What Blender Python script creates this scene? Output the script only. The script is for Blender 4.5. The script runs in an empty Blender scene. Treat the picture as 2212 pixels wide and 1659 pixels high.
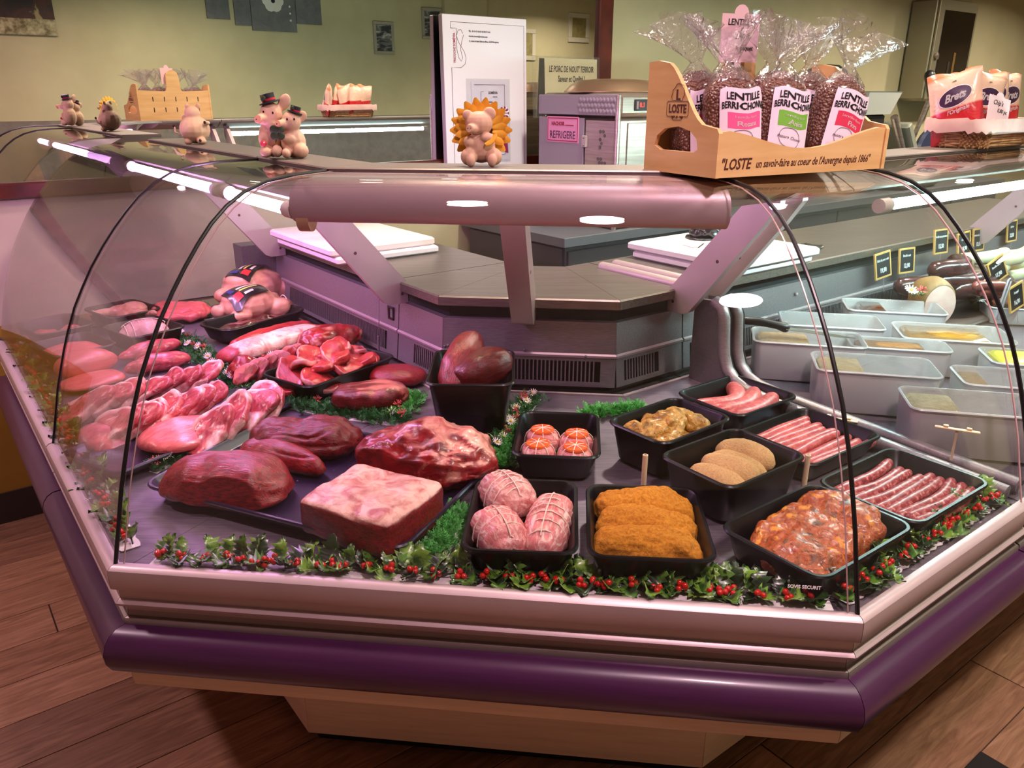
import bpy, bmesh, math, random
from math import pi, sin, cos, radians, atan2, hypot
from mathutils import Vector as V, Matrix, noise, Euler

scene = bpy.context.scene
COL = scene.collection
random.seed(7)

# ---------------------------------------------------------------- camera
F_PX, CX, CY, PITCH, CAM_H = 1700.0, 1106.0, 829.5, radians(20.15), 1.5
cam = bpy.data.cameras.new('camera'); cam.sensor_width = 36.0; cam.lens = F_PX / 2212 * 36
cam.clip_start = 0.02
cam_ob = bpy.data.objects.new('camera', cam); COL.objects.link(cam_ob)
cam_ob.location = (0, 0, CAM_H); cam_ob.rotation_euler = (pi / 2 - PITCH, 0, 0)
scene.camera = cam_ob

# ---------------------------------------------------------------- colour management, world, exposure
scene.view_settings.view_transform = 'Standard'
scene.view_settings.look = 'None'
scene.view_settings.gamma = 1.0
scene.view_settings.use_curve_mapping = False
scene.view_settings.exposure = -0.22
scene.cycles.use_denoising = True
scene.cycles.max_bounces = 10
scene.cycles.diffuse_bounces = 4
scene.cycles.glossy_bounces = 5
scene.cycles.transmission_bounces = 6
scene.cycles.transparent_max_bounces = 24
scene.cycles.caustics_reflective = False
scene.cycles.caustics_refractive = False
scene.cycles.sample_clamp_indirect = 6.0
world = bpy.data.worlds.new('world'); scene.world = world; world.use_nodes = True
world.node_tree.nodes['Background'].inputs[0].default_value = (1.0, 0.8, 0.62, 1)
world.node_tree.nodes['Background'].inputs[1].default_value = 0.02

# light levels: ceiling downlights, display tubes
DL_POWER, DL_COL = 40.0, (1.0, .82, .70)
TUBE_PINK, TUBE_PINK_E = (.92, .44, 1.0, 1), 105.0
TUBE_COLD, TUBE_COLD_E = (.62, 1.0, .97, 1), 150.0
TUBE_MID, FILL_MID_E = (1.0, .56, .78, 1), 9.0

# ---------------------------------------------------------------- plan geometry (metres)
A2 = V((-0.685, 1.171)); B2 = V((0.539, 1.030))          # feet of the two glass corners
FD = (B2 - A2).normalized()                              # along the middle front
LD = V((-0.6064, 0.7952)); RD = V((0.7965, 0.6046))       # along the left and the right run, away from the corner
NF = V((-FD.y, FD.x)); NL = V((LD.y, -LD.x)); NR = V((-RD.y, RD.x))
WALL = 1.87                                              # distance of the mirror wall from A along LD

def at(px, py, z):
    """the point at height z seen at picture position px, py"""
    u = (px - CX) / F_PX; v = (CY - py) / F_PX
    d = V((u, cos(PITCH) + sin(PITCH) * v, -sin(PITCH) + cos(PITCH) * v))
    s = (z - CAM_H) / d.z
    return V((d.x * s, d.y * s, z))
def on_plane(px, py, p0, n):
    u = (px - CX) / F_PX; v = (CY - py) / F_PX
    d = V((u, cos(PITCH) + sin(PITCH) * v, -sin(PITCH) + cos(PITCH) * v)); c = V((0, 0, CAM_H))
    n3 = V((n.x, n.y, 0)); s = (V((p0.x, p0.y, 0)) - c).dot(n3) / d.dot(n3)
    return c + d * s
def L(u, D, z=0.0): p = A2 + LD * u + NL * D; return V((p.x, p.y, z))
def R(u, D, z=0.0): p = B2 + RD * u + NR * D; return V((p.x, p.y, z))
def F(u, D, z=0.0): p = A2 + FD * u + NF * D; return V((p.x, p.y, z))
def W(l, r, z=0.0): p = A2 + LD * l + RD * r; return V((p.x, p.y, z))    # room frame
YAW_F = atan2(FD.y, FD.x); YAW_R = atan2(RD.y, RD.x); YAW_L = atan2(-LD.y, -LD.x)
def depth_in(p):
    q = V((p.x, p.y)); return min((q - A2).dot(NF), (q - A2).dot(NL), (q - B2).dot(NR))
def deck_z(p): return 0.722 + 0.036 * max(0, min(1, depth_in(p) / 0.9))
def deck_at(px, py, dz=0.0):
    z = 0.735
    for _ in range(4): p = at(px, py, z + dz); z = deck_z(p)
    p = at(px, py, z + dz); return p

# ---------------------------------------------------------------- materials
def lin(c):
    return tuple(((x / 255) / 12.92 if x / 255 <= 0.04045 else ((x / 255 + 0.055) / 1.055) ** 2.4) for x in c[:3]) + (1.0,)
_M = {}
def _new(name):
    m = bpy.data.materials.new(name); m.use_nodes = True
    nt = m.node_tree; b = nt.nodes['Principled BSDF']; return m, nt, b
def setp(b, rough=.5, metal=0., spec=.5, coat=0., coat_rough=.1):
    b.inputs['Roughness'].default_value = rough; b.inputs['Metallic'].default_value = metal
    b.inputs['Specular IOR Level'].default_value = spec
    b.inputs['Coat Weight'].default_value = coat; b.inputs['Coat Roughness'].default_value = coat_rough
def ramp(nt, fac, stops):
    r = nt.nodes.new('ShaderNodeValToRGB'); el = r.color_ramp.elements
    while len(el) < len(stops): el.new(.5)
    for e, (p, c) in zip(el, stops): e.position = p; e.color = lin(c) if max(c[:3]) > 1 else c
    nt.links.new(fac, r.inputs[0]); return r.outputs[0]
def coords(nt, scale=(1, 1, 1), kind='Object', rot=(0, 0, 0)):
    t = nt.nodes.new('ShaderNodeTexCoord'); mp = nt.nodes.new('ShaderNodeMapping')
    mp.inputs['Scale'].default_value = scale; mp.inputs['Rotation'].default_value = rot
    nt.links.new(t.outputs[kind], mp.inputs[0]); return mp.outputs[0]
def noise_tex(nt, vec, scale, detail=4, dist=0., rough=.55):
    n = nt.nodes.new('ShaderNodeTexNoise'); n.inputs['Scale'].default_value = scale
    n.inputs['Detail'].default_value = detail; n.inputs['Distortion'].default_value = dist
    n.inputs['Roughness'].default_value = rough
    nt.links.new(vec, n.inputs['Vector']); return n.outputs[0]
def vor_tex(nt, vec, scale, feat='F1'):
    n = nt.nodes.new('ShaderNodeTexVoronoi'); n.feature = feat; n.inputs['Scale'].default_value = scale
    nt.links.new(vec, n.inputs['Vector']); return n.outputs[0]
def mixc(nt, fac, a, b):
    m = nt.nodes.new('ShaderNodeMix'); m.data_type = 'RGBA'
    for sock, v in ((m.inputs[0], fac), (m.inputs[6], a), (m.inputs[7], b)):
        if hasattr(v, 'links'): nt.links.new(v, sock)
        else: sock.default_value = v if not isinstance(v, tuple) else (lin(v) if max(v[:3]) > 1 else v)
    return m.outputs[2]
def bump(nt, b, height, strength=.3, dist=.004):
    n = nt.nodes.new('ShaderNodeBump'); n.inputs['Strength'].default_value = strength; n.inputs['Distance'].default_value = dist
    nt.links.new(height, n.inputs['Height']); nt.links.new(n.outputs[0], b.inputs['Normal']); return n
def mth(nt, op, a, b_=None):
    n = nt.nodes.new('ShaderNodeMath'); n.operation = op
    for i, v in enumerate((a, b_)):
        if v is None: continue
        if hasattr(v, 'links'): nt.links.new(v, n.inputs[i])
        else: n.inputs[i].default_value = v
    return n.outputs[0]

def M(name, col, rough=.5, metal=0., spec=.5, var=None, vscale=30., bmp=None, bscale=60., coat=0., stretch=(1, 1, 1), vlo=.35, vhi=.65, bstr=.3):
    """plain surface; var = second colour mixed in by noise, bmp = depth of a noise relief"""
    if name in _M: return _M[name]
    m, nt, b = _new(name); setp(b, rough, metal, spec, coat)
    b.inputs['Base Color'].default_value = lin(col)
    if var:
        f = noise_tex(nt, coords(nt, stretch), vscale, 5)
        nt.links.new(ramp(nt, f, [(vlo, col), (vhi, var)]), b.inputs['Base Color'])
    if bmp: bump(nt, b, noise_tex(nt, coords(nt, stretch), bscale, 5), bstr, bmp)
    _M[name] = m; return m
def emit(name, col, strength):
    if name in _M: return _M[name]
    m = bpy.data.materials.new(name); m.use_nodes = True; nt = m.node_tree; nt.nodes.clear()
    e = nt.nodes.new('ShaderNodeEmission'); o = nt.nodes.new('ShaderNodeOutputMaterial')
    e.inputs[0].default_value = col; e.inputs[1].default_value = strength; nt.links.new(e.outputs[0], o.inputs[0])
    _M[name] = m; return m
def clear(name, tint=(1, 1, 1), ior=1.5, rough=.01, refl=1., crinkle=None, white=0.):
    """thin clear sheet: sees straight through, mirrors by Fresnel; white = share of milky scatter"""
    if name in _M: return _M[name]
    m = bpy.data.materials.new(name); m.use_nodes = True; nt = m.node_tree; nt.nodes.clear()
    o = nt.nodes.new('ShaderNodeOutputMaterial'); tr = nt.nodes.new('ShaderNodeBsdfTransparent'); gl = nt.nodes.new('ShaderNodeBsdfGlossy')
    fr = nt.nodes.new('ShaderNodeLayerWeight'); mx = nt.nodes.new('ShaderNodeMixShader')
    fr.inputs['Blend'].default_value = .5; tr.inputs[0].default_value = (*tint, 1); gl.inputs['Roughness'].default_value = rough
    f0 = ((ior - 1) / (ior + 1)) ** 2
    sch = mth(nt, 'ADD', mth(nt, 'MULTIPLY', mth(nt, 'POWER', fr.outputs['Facing'], 5.), 1 - f0), f0)
    fac = mth(nt, 'MINIMUM', mth(nt, 'MULTIPLY', sch, refl), 1.)
    if crinkle:
        n = nt.nodes.new('ShaderNodeBump'); n.inputs['Strength'].default_value = 1.; n.inputs['Distance'].default_value = crinkle[1]
        nt.links.new(noise_tex(nt, coords(nt, crinkle[2] if len(crinkle) > 2 else (1, 1, 1)), crinkle[0], 4, 1.5), n.inputs['Height'])
        nt.links.new(n.outputs[0], gl.inputs['Normal']); nt.links.new(n.outputs[0], fr.inputs['Normal'])
    nt.links.new(fac, mx.inputs[0]); last = tr.outputs[0]
    if white:
        df = nt.nodes.new('ShaderNodeBsdfDiffuse'); df.inputs[0].default_value = (.9, .9, .9, 1); m2 = nt.nodes.new('ShaderNodeMixShader')
        m2.inputs[0].default_value = white; nt.links.new(tr.outputs[0], m2.inputs[1]); nt.links.new(df.outputs[0], m2.inputs[2]); last = m2.outputs[0]
    nt.links.new(last, mx.inputs[1]); nt.links.new(gl.outputs[0], mx.inputs[2])
    nt.links.new(mx.outputs[0], o.inputs[0]); _M[name] = m; return m
def meat(name, base, dark, fat, fat_amt=.3, fscale=14., stretch=(1, 1, 1), rough=.40, bmp=.003, coat=.12, bscale=45.):
    """raw meat: two reds in soft grain, fat in veins (fat_amt) and wherever the mesh attribute 'fat' says so"""
    if name in _M: return _M[name]
    m, nt, b = _new(name); setp(b, rough + .05, 0, .4, coat * .9, .13)
    vec = coords(nt, stretch)
    c = ramp(nt, noise_tex(nt, vec, 22, 6, .6), [(.36, dark), (.62, base)])
    veins = noise_tex(nt, vec, fscale, 6, 1.6, .6)
    k = ramp(nt, veins, [(max(0., .74 - fat_amt * .5), (0, 0, 0, 1)), (min(1, .86 - fat_amt * .4), (1, 1, 1, 1))])
    c = mixc(nt, mth(nt, 'MULTIPLY', k, .85), c, fat)
    at_ = nt.nodes.new('ShaderNodeAttribute'); at_.attribute_name = 'fat'
    fa = mth(nt, 'ADD', at_.outputs['Fac'], mth(nt, 'MULTIPLY', mth(nt, 'SUBTRACT', noise_tex(nt, coords(nt), 34, 5, 1.2), .5), mth(nt, 'MULTIPLY', at_.outputs['Fac'], 2.2)))
    fa = mth(nt, 'MAXIMUM', mth(nt, 'MINIMUM', fa, 1.), 0.)
    c = mixc(nt, fa, c, mixc(nt, ramp(nt, noise_tex(nt, coords(nt), 24, 5, 1.), [(.42, (0, 0, 0, 1)), (.66, (1, 1, 1, 1))]), fat, tuple((a + f) / 2 for a, f in zip(base, fat))))
    nt.links.new(c, b.inputs['Base Color'])
    bn = bump(nt, b, noise_tex(nt, vec, bscale * .62, 5, .8), .55, bmp); nt.links.new(bn.outputs[0], b.inputs['Coat Normal'])
    _M[name] = m; return m

# ---------------------------------------------------------------- mesh builder
class MB:
    def __init__(s): s.v = []; s.f = []
    def add(s, vs, fs):
        o = len(s.v); s.v += [V(p) for p in vs]; s.f += [tuple(i + o for i in f) for f in fs]; return s
    def box(s, c, size, rz=0., M4=None, bev=0.):
        x, y, z = (k / 2 for k in size); b = min(bev, x * .9, y * .9, z * .9)
        if b > 0:
            pts = []
            for sz in (-1, 1):
                for ins in ((b, 0), (0, b)) if sz < 0 else ((0, b), (b, 0)):
                    i, dz = ins; xx, yy = x - i, y - i; zz = sz * (z - dz); c_ = b * .8
                    pts.append([(-xx + c_, -yy, zz), (xx - c_, -yy, zz), (xx, -yy + c_, zz), (xx, yy - c_, zz), (xx - c_, yy, zz), (-xx + c_, yy, zz), (-xx, yy - c_, zz), (-xx, -yy + c_, zz)])
            vs = [p for r in pts for p in r]; fs = []
            for r in range(3):
                for i in range(8): j = (i + 1) % 8; fs.append((r * 8 + i, r * 8 + j, r * 8 + 8 + j, r * 8 + 8 + i))
            fs += [tuple(range(7, -1, -1)), tuple(range(24, 32))]
        else:
            vs = [(sx * x, sy * y, sz * z) for sz in (-1, 1) for sx, sy in ((-1, -1), (1, -1), (1, 1), (-1, 1))]
            fs = [(3, 2, 1, 0), (4, 5, 6, 7), (0, 1, 5, 4), (1, 2, 6, 5), (2, 3, 7, 6), (3, 0, 4, 7)]
        T = (Matrix.Translation(c) @ Matrix.Rotation(rz, 4, 'Z')) if M4 is None else M4 @ Matrix.Translation(c)
        return s.add([T @ V(p) for p in vs], fs)
    def prism(s, poly, z0, z1, T=None):
        n = len(poly); T = T or Matrix()
        return s.add([T @ V((x, y, z0)) for x, y in poly] + [T @ V((x, y, z1)) for x, y in poly],
                     [tuple(range(n - 1, -1, -1)), tuple(range(n, 2 * n))] + [(i, (i + 1) % n, n + (i + 1) % n, n + i) for i in range(n)])
    def tube(s, pts, r, seg=10, cap=True, closed=False, round_=False):
        pts = [V(p) for p in pts]; n = len(pts); rs = r if isinstance(r, (list, tuple)) else [r] * n
        if round_:   # rounded ends
            a = (pts[0] - pts[1]).normalized(); b = (pts[-1] - pts[-2]).normalized(); r0, r1 = rs[0], rs[-1]
            hp = [pts[0] + a * r0 * k for k in (.97, .8, .45)]; hr = [r0 * k for k in (.22, .6, .89)]
            tp = [pts[-1] + b * r1 * k for k in (.45, .8, .97)]; tr_ = [r1 * k for k in (.89, .6, .22)]
            pts = hp + pts + tp; rs = hr + list(rs) + tr_; n = len(pts)
        up = V((0, 0, 1)); rings = []
        prev = None
        for i, p in enumerate(pts):
            if closed: t = pts[(i + 1) % n] - pts[i - 1]
            else: t = pts[min(n - 1, i + 1)] - pts[max(0, i - 1)]
            t = t.normalized() if t.length > 1e-9 else V((1, 0, 0))
            if prev is None:
                a = t.cross(up)
                if a.length < .05: a = t.cross(V((1, 0, 0)))
            else: a = prev - t * prev.dot(t)
            a.normalize(); prev = a; b = a.cross(t)
            rings.append([p + (a * cos(2 * pi * k / seg) + b * sin(2 * pi * k / seg)) * rs[i] for k in range(seg)])
        vs = [q for r_ in rings for q in r_]; fs = []
        for i in range(n if closed else n - 1):
            j = (i + 1) % n
            for k in range(seg): l = (k + 1) % seg; fs.append((i * seg + k, i * seg + l, j * seg + l, j * seg + k))
        if cap and not closed: fs += [tuple(range(seg - 1, -1, -1)), tuple((n - 1) * seg + k for k in range(seg))]
        return s.add(vs, fs)
    def lathe(s, prof, T=None, seg=20, cap=True):
        T = T or Matrix(); n = len(prof)
        vs = [T @ V((r * cos(2 * pi * k / seg), r * sin(2 * pi * k / seg), z)) for r, z in prof for k in range(seg)]
        fs = [(i * seg + k, i * seg + (k + 1) % seg, (i + 1) * seg + (k + 1) % seg, (i + 1) * seg + k) for i in range(n - 1) for k in range(seg)]
        if cap: fs += [tuple(range(seg - 1, -1, -1)), tuple((n - 1) * seg + k for k in range(seg))]
        return s.add(vs, fs)
    def ball(s, c, r, seg=10, rings=6, T=None):
        r = r if isinstance(r, (tuple, list)) else (r, r, r); c = V(c); T = T or Matrix()
        vs = [(0, 0, -1)]; fs = []
        for i in range(1, rings):
            a = -pi / 2 + pi * i / rings
            vs += [(cos(a) * cos(2 * pi * k / seg), cos(a) * sin(2 * pi * k / seg), sin(a)) for k in range(seg)]
        vs.append((0, 0, 1)); top = len(vs) - 1
        for k in range(seg):
            l = (k + 1) % seg; fs.append((0, 1 + l, 1 + k)); fs.append((top, top - seg + k, top - seg + l))
            for i in range(rings - 2): fs.append((1 + i * seg + k, 1 + i * seg + l, 1 + (i + 1) * seg + l, 1 + (i + 1) * seg + k))
        return s.add([c + (T.to_3x3() @ V((p[0] * r[0], p[1] * r[1], p[2] * r[2]))) for p in vs], fs)
    def grid(s, fn, nu, nv, closed_u=False):
        vs = [V(fn(i / (nu if closed_u else nu - 1), j / (nv - 1))) for j in range(nv) for i in range(nu)]
        fs = [(j * nu + i, j * nu + (i + 1) % nu, (j + 1) * nu + (i + 1) % nu, (j + 1) * nu + i) for j in range(nv - 1) for i in range(nu if closed_u else nu - 1)]
        return s.add(vs, fs)
    def mesh(s, name, mat, smooth=True, shift=V((0, 0, 0))):
        me = bpy.data.meshes.new(name); me.from_pydata([tuple(p - shift) for p in s.v], [], s.f)
        for m in (mat if isinstance(mat, (list, tuple)) else [mat]): me.materials.append(m)
        if smooth:
            me.polygons.foreach_set('use_smooth', [True] * len(me.polygons))
            try: me.set_sharp_from_angle(angle=radians(smooth if smooth is not True else 38))
            except Exception: pass
        me.update(); return me

def link(name, me, parent=None, loc=None, rot=None):
    o = bpy.data.objects.new(name, me); COL.objects.link(o)
    if loc is not None: o.location = loc
    if rot is not None: o.rotation_euler = rot
    if parent is not None: o.parent = parent
    return o
def tag(o, label=None, cat=None, group=None, kind=None):
    if label: o['label'] = label
    if cat: o['category'] = cat
    if group: o['group'] = group
    if kind: o['kind'] = kind
    return o
ORD = ('first', 'second', 'third', 'fourth', 'fifth', 'sixth', 'seventh', 'eighth', 'ninth', 'tenth')
class Thing:
    """an Empty at the thing's base; parts are given in world coordinates (world=True) or in the thing's own frame"""
    def __init__(s, name, loc, label, cat, group=None, rot=(0, 0, 0)):
        s.o = bpy.data.objects.new(name, None); COL.objects.link(s.o); s.o.location = loc; s.o.rotation_euler = rot
        s.o.empty_display_size = .05; s.loc = V(loc); tag(s.o, label, cat, group)
    def part(s, name, mb, mat, world=False, smooth=True, parent=None, stuff=False, label=None):
        me = mb if isinstance(mb, bpy.types.Mesh) else mb.mesh(name, mat, smooth, s.loc if world else V((0, 0, 0)))
        o = link(name, me, parent or s.o)
        if stuff: o['kind'] = 'stuff'
        if label: o['label'] = label
        return o
def one(name, mb, mat, label, cat, group=None, loc=(0, 0, 0), rot=(0, 0, 0), smooth=True):
    me = mb if isinstance(mb, bpy.types.Mesh) else mb.mesh(name, mat, smooth)
    return tag(link(name, me, None, loc, rot), label, cat, group)
def copy_thing(root, loc, rot, label=None, group=None):
    r = root.copy(); COL.objects.link(r); r.location = loc; r.rotation_euler = rot
    if label: r['label'] = label
    if group: r['group'] = group
    for ch in list(root.children):
        c = ch.copy(); COL.objects.link(c); c.parent = r
        for g in list(ch.children): d = g.copy(); COL.objects.link(d); d.parent = c
    return r
def text_mesh(body, size, mat, T=None, wrap=None, align='CENTER', shear=0., bold=0., sx=1., name='lettering', depth=.0002, spacing=1.):
    cu = bpy.data.curves.new('t', 'FONT'); cu.body = body; cu.size = size; cu.align_x = align; cu.align_y = 'CENTER'
    cu.shear = shear; cu.offset = bold; cu.extrude = depth; cu.resolution_u = 2; cu.space_character = spacing
    ob = bpy.data.objects.new('t', cu); COL.objects.link(ob)
    dg = bpy.context.evaluated_depsgraph_get(); me = bpy.data.meshes.new_from_object(ob.evaluated_get(dg))
    bpy.data.objects.remove(ob); bpy.data.curves.remove(cu)
    me.name = name; me.materials.clear(); me.materials.append(mat)
    for v in me.vertices:
        p = V((v.co.x * sx, v.co.y, v.co.z))
        if wrap: p = V(wrap(p.x, p.y, p.z))
        if T: p = T @ p
        v.co = p
    me.update(); return me
def frame_T(o, x, y):
    """matrix of a flat face: origin o, x to the right, y upwards"""
    x = V(x).normalized(); y = V(y); y = (y - x * y.dot(x)).normalized(); z = x.cross(y)
    return Matrix(((x.x, y.x, z.x, o[0]), (x.y, y.y, z.y, o[1]), (x.z, y.z, z.z, o[2]), (0, 0, 0, 1)))
def evaluated(me, *mods):
    ob = bpy.data.objects.new('e', me); COL.objects.link(ob)
    for kind, kw in mods:
        m = ob.modifiers.new(kind, kind)
        for k, v in kw.items(): setattr(m, k, v)
    dg = bpy.context.evaluated_depsgraph_get(); out = bpy.data.meshes.new_from_object(ob.evaluated_get(dg))
    bpy.data.objects.remove(ob)
    out.polygons.foreach_set('use_smooth', [True] * len(out.polygons)); return out
def blob(balls, mat, voxel=.003, smooth_it=4, name='body', disp=None):
    """several ellipsoids (centre, radii, rotation) melted into one continuous skin"""
    mb = MB()
    for b in balls:
        c, r = b[0], b[1]; T = Euler(b[2]).to_matrix().to_4x4() if len(b) > 2 else None
        mb.ball(c, r, 14, 9, T)
    me = evaluated(mb.mesh(name, mat), ('REMESH', dict(mode='VOXEL', voxel_size=voxel)), ('SMOOTH', dict(factor=.5, iterations=smooth_it)))
    me.materials.clear(); me.materials.append(mat); me.name = name
    if disp:
        for v in me.vertices: v.co = disp(v.co.copy(), v.normal.copy())
        me.update()
    return me
def set_fat(me, fn):
    a = me.attributes.new('fat', 'FLOAT', 'POINT')
    a.data.foreach_set('value', [fn(v.co, v.normal) for v in me.vertices]); return me

# lump of meat: rounded block, flattened below, rough, optionally cut by planes
def lump(L_, W_, H_, mat, e=2.4, ez=2.2, seed=0, amp=.008, freq=14., n=13, taper=0., bend=0., cuts=(), fat=None, flat=.35, name='piece', fine=.0, ridge=0., rs=(9, 34, 34)):
    bm = bmesh.new(); bmesh.ops.create_cube(bm, size=2.0); bmesh.ops.subdivide_edges(bm, edges=bm.edges[:], cuts=n, use_grid_fill=True)
    off = V((seed * 7.13, seed * 3.7, seed * 1.9))
    for v in bm.verts:
        p = v.co.normalized(); 
        k = (abs(p.x) ** e + abs(p.y) ** e) ** (ez / e) + abs(p.z) ** ez; p = p / (k ** (1 / ez))
        q = V((p.x * L_ / 2, p.y * W_ / 2 * (1 + taper * p.x), p.z * H_ * (1 - flat) if p.z > 0 else p.z * H_ * flat))
        nrm = V((p.x / L_, p.y / W_, p.z / H_)).normalized()
        d = noise.noise(q * freq + off) * amp + noise.noise(q * freq * 2.7 + off) * amp * .45
        if ridge: d -= ridge * max(0., 1 - abs(noise.noise(V((q.x * rs[0], q.y * rs[1], q.z * rs[2])) + off)) * 5.5) * (.4 + .6 * noise.noise(q * 9 + off * 2))
        if fine: d += noise.noise(q * freq * 7 + off) * fine
        q += nrm * d
        if bend: q.y += bend * (q.x / (L_ / 2)) ** 2 * W_
        for (cn, cd) in cuts:
            cn = V(cn).normalized(); t = q.dot(cn) - cd
            if t > 0: q -= cn * t * .96
        q.z = max(q.z, -H_ * flat * .97)
        v.co = q + V((0, 0, H_ * flat))
    bm.normal_update(); me = bpy.data.meshes.new(name); bm.to_mesh(me); bm.free()
    me.materials.append(mat); me.polygons.foreach_set('use_smooth', [True] * len(me.polygons)); me.update()
    set_fat(me, fat or (lambda c, n_: 0.)); return me
def slice_mesh(L_, W_, T_, mat, seed=0, fat_w=.12, wav=.006, name='slice', kidney=.25, N=40, bone=0.):
    """a cut slice: flat, uneven outline, a rim of fat along one side"""
    rnd = random.Random(seed); ph = rnd.random() * 6; offs = V((seed * 3.1, seed * 1.7, 0)); vs, fs, fat = [], [], []
    rings = (0., .35, .62, .8, .9, .97, 1.0); 
    def pos(k, t, side):
        a = 2 * pi * k / N
        r = 1 - kidney * max(0, cos(a - 4.4)) ** 3 + .09 * sin(2 * a + ph) + .08 * sin(3 * a + ph * 1.3) + .045 * sin(5 * a + ph * 2) + .02 * sin(9 * a + ph)
        x, y = cos(a) * r * t * L_ / 2, sin(a) * r * t * W_ / 2
        z = noise.noise(V((x * 16, y * 16, 0)) + offs) * wav * 1.5 + side * T_ / 2 * (1 if t < .9 else (.85 if t < .98 else .35)) + side * .35 * T_ * noise.noise(V((x * 30, y * 30, 4)) + offs)
        return V((x, y, z))
    for side in (1, -1):
        for ti, t in enumerate(rings):
            for k in range(N):
                vs.append(pos(k, t, side)); a = 2 * pi * k / N
                edge = max(0., cos(a - 1.3)) ** .5 if cos(a - 1.3) > 0 else 0
                fat.append(max((1. if t > 1 - fat_w * 1.4 * edge and edge > .15 else 0.), bone if (t > .55 and abs(a - 4.4) < .5) else 0))
    m = len(rings) * N
    for sd in range(2):
        for i in range(len(rings) - 1):
            for k in range(N):
                l = (k + 1) % N; q = (sd * m + i * N + k, sd * m + i * N + l, sd * m + (i + 1) * N + l, sd * m + (i + 1) * N + k)
                fs.append(q if sd else q[::-1])
    e = (len(rings) - 1) * N
    for k in range(N): l = (k + 1) % N; fs.append((e + k, m + e + k, m + e + l, e + l))
    me = bpy.data.meshes.new(name); me.from_pydata(vs, [], fs); me.materials.append(mat)
    me.polygons.foreach_set('use_smooth', [True] * len(me.polygons))
    a = me.attributes.new('fat', 'FLOAT', 'POINT'); a.data.foreach_set('value', fat); me.update(); return me
def rrect(lx, ly, r, n=5):
    pts = []
    for cx, cy, a0 in ((lx / 2 - r, ly / 2 - r, 0), (-lx / 2 + r, ly / 2 - r, pi / 2), (-lx / 2 + r, -ly / 2 + r, pi), (lx / 2 - r, -ly / 2 + r, 1.5 * pi)):
        pts += [(cx + r * cos(a0 + pi / 2 * k / n), cy + r * sin(a0 + pi / 2 * k / n)) for k in range(n + 1)]
    return pts
def tray_mb(lx, ly, h, draft=.012, r=.022, t=.003, rim=.007, n=5):
    mb = MB(); rings = []
    def ring(dx, z, rr): rings.append([V((x, y, z)) for x, y in rrect(lx + 2 * dx, ly + 2 * dx, max(.004, rr), n)])
    ring(-draft - rim, 0.0, r); ring(-draft - rim + .002, .003, r); ring(-rim, h - .006, r + .002); ring(-.001, h - .006, r + .006); ring(0, h - .003, r + .006); ring(-.002, h, r + .006)
    ring(-rim, h, r + .002); ring(-rim - .003, h - .004, r); ring(-draft - rim - t, .005, r); ring(-draft - rim - t - .004, t, r - .004)
    k = len(rings[0]); vs = [p for g in rings for p in g]; fs = [(i * k + j, i * k + (j + 1) % k, (i + 1) * k + (j + 1) % k, (i + 1) * k + j) for i in range(len(rings) - 1) for j in range(k)]
    fs += [tuple(range(k - 1, -1, -1)), tuple((len(rings) - 1) * k + j for j in range(k))]
    return mb.add(vs, fs)
# ---------------------------------------------------------------- room shell
LMIN, RMIN, RMAX, CEIL = -2.8, -2.6, 9.0, 2.62
m_wall = M('wall_paint', (182, 170, 134), .85, var=(174, 162, 126), vscale=3, bmp=.001, bscale=220, bstr=.15)
m_wall_pale = M('wall_paint_pale', (190, 172, 160), .8, var=(182, 164, 152), vscale=4, bmp=.001, bscale=200, bstr=.15)
m_ochre = M('wall_paint_ochre', (150, 112, 32), .8, var=(140, 104, 28), vscale=5)
m_ceil = M('ceiling_paint', (225, 218, 200), .9)
def slab(name, l0, r0, l1, r1, z0, z1, thick_l=0., thick_r=0., mat=None, kind='structure', parent=None, bev=0.):
    """axis-aligned box in the room frame"""
    c = W((l0 + l1) / 2, (r0 + r1) / 2, (z0 + z1) / 2); size = (abs(r1 - r0), abs(l1 - l0), abs(z1 - z0))
    mb = MB().box((0, 0, 0), size, bev=bev)
    o = link(name, mb.mesh(name, mat, False if not bev else True), parent, c, (0, 0, YAW_R))
    if kind: o['kind'] = kind
    return o
slab('wall_back', WALL + .0, RMIN - .1, WALL + .12, RMAX, 0, CEIL, mat=m_wall)
slab('wall_front', LMIN - .12, RMIN - .1, LMIN, RMAX, 0, CEIL, mat=m_wall)
slab('wall_left', LMIN - .12, RMIN - .12, WALL + .12, RMIN, 0, CEIL, mat=m_wall_pale)
slab('wall_right', LMIN - .12, RMAX, WALL + .12, RMAX + .12, 0, CEIL, mat=m_wall)
slab('ceiling', LMIN - .12, RMIN - .12, WALL + .12, RMAX + .12, CEIL, CEIL + .1, mat=m_ceil)
slab('trim_1', WALL - .012, -.40, WALL, .45, 0.12, .74, mat=m_ochre)                    # ochre lower wall paint at the far left
slab('trim_2', WALL - .010, RMIN, WALL, 1.2, .74, 1.165, mat=m_wall_pale); slab('trim_5', WALL - .010, RMIN, WALL, -.40, .12, .74, mat=m_wall_pale)                # pale band under the mirror
slab('baseboard_back', WALL - .02, RMIN, WALL - .0, 8.9, 0, .12, mat=M('skirting', (42, 32, 28), .6))
slab('trim_3', LMIN, 4.85, LMIN + .06, 5.4, 0, CEIL, mat=m_wall)                          # shallow pilaster on the shop-side wall
slab('trim_4', LMIN, RMIN, LMIN + .015, RMAX, 0, 1.30, mat=M('dado', (120, 108, 98), .6, var=(104, 92, 84), vscale=12))

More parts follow.
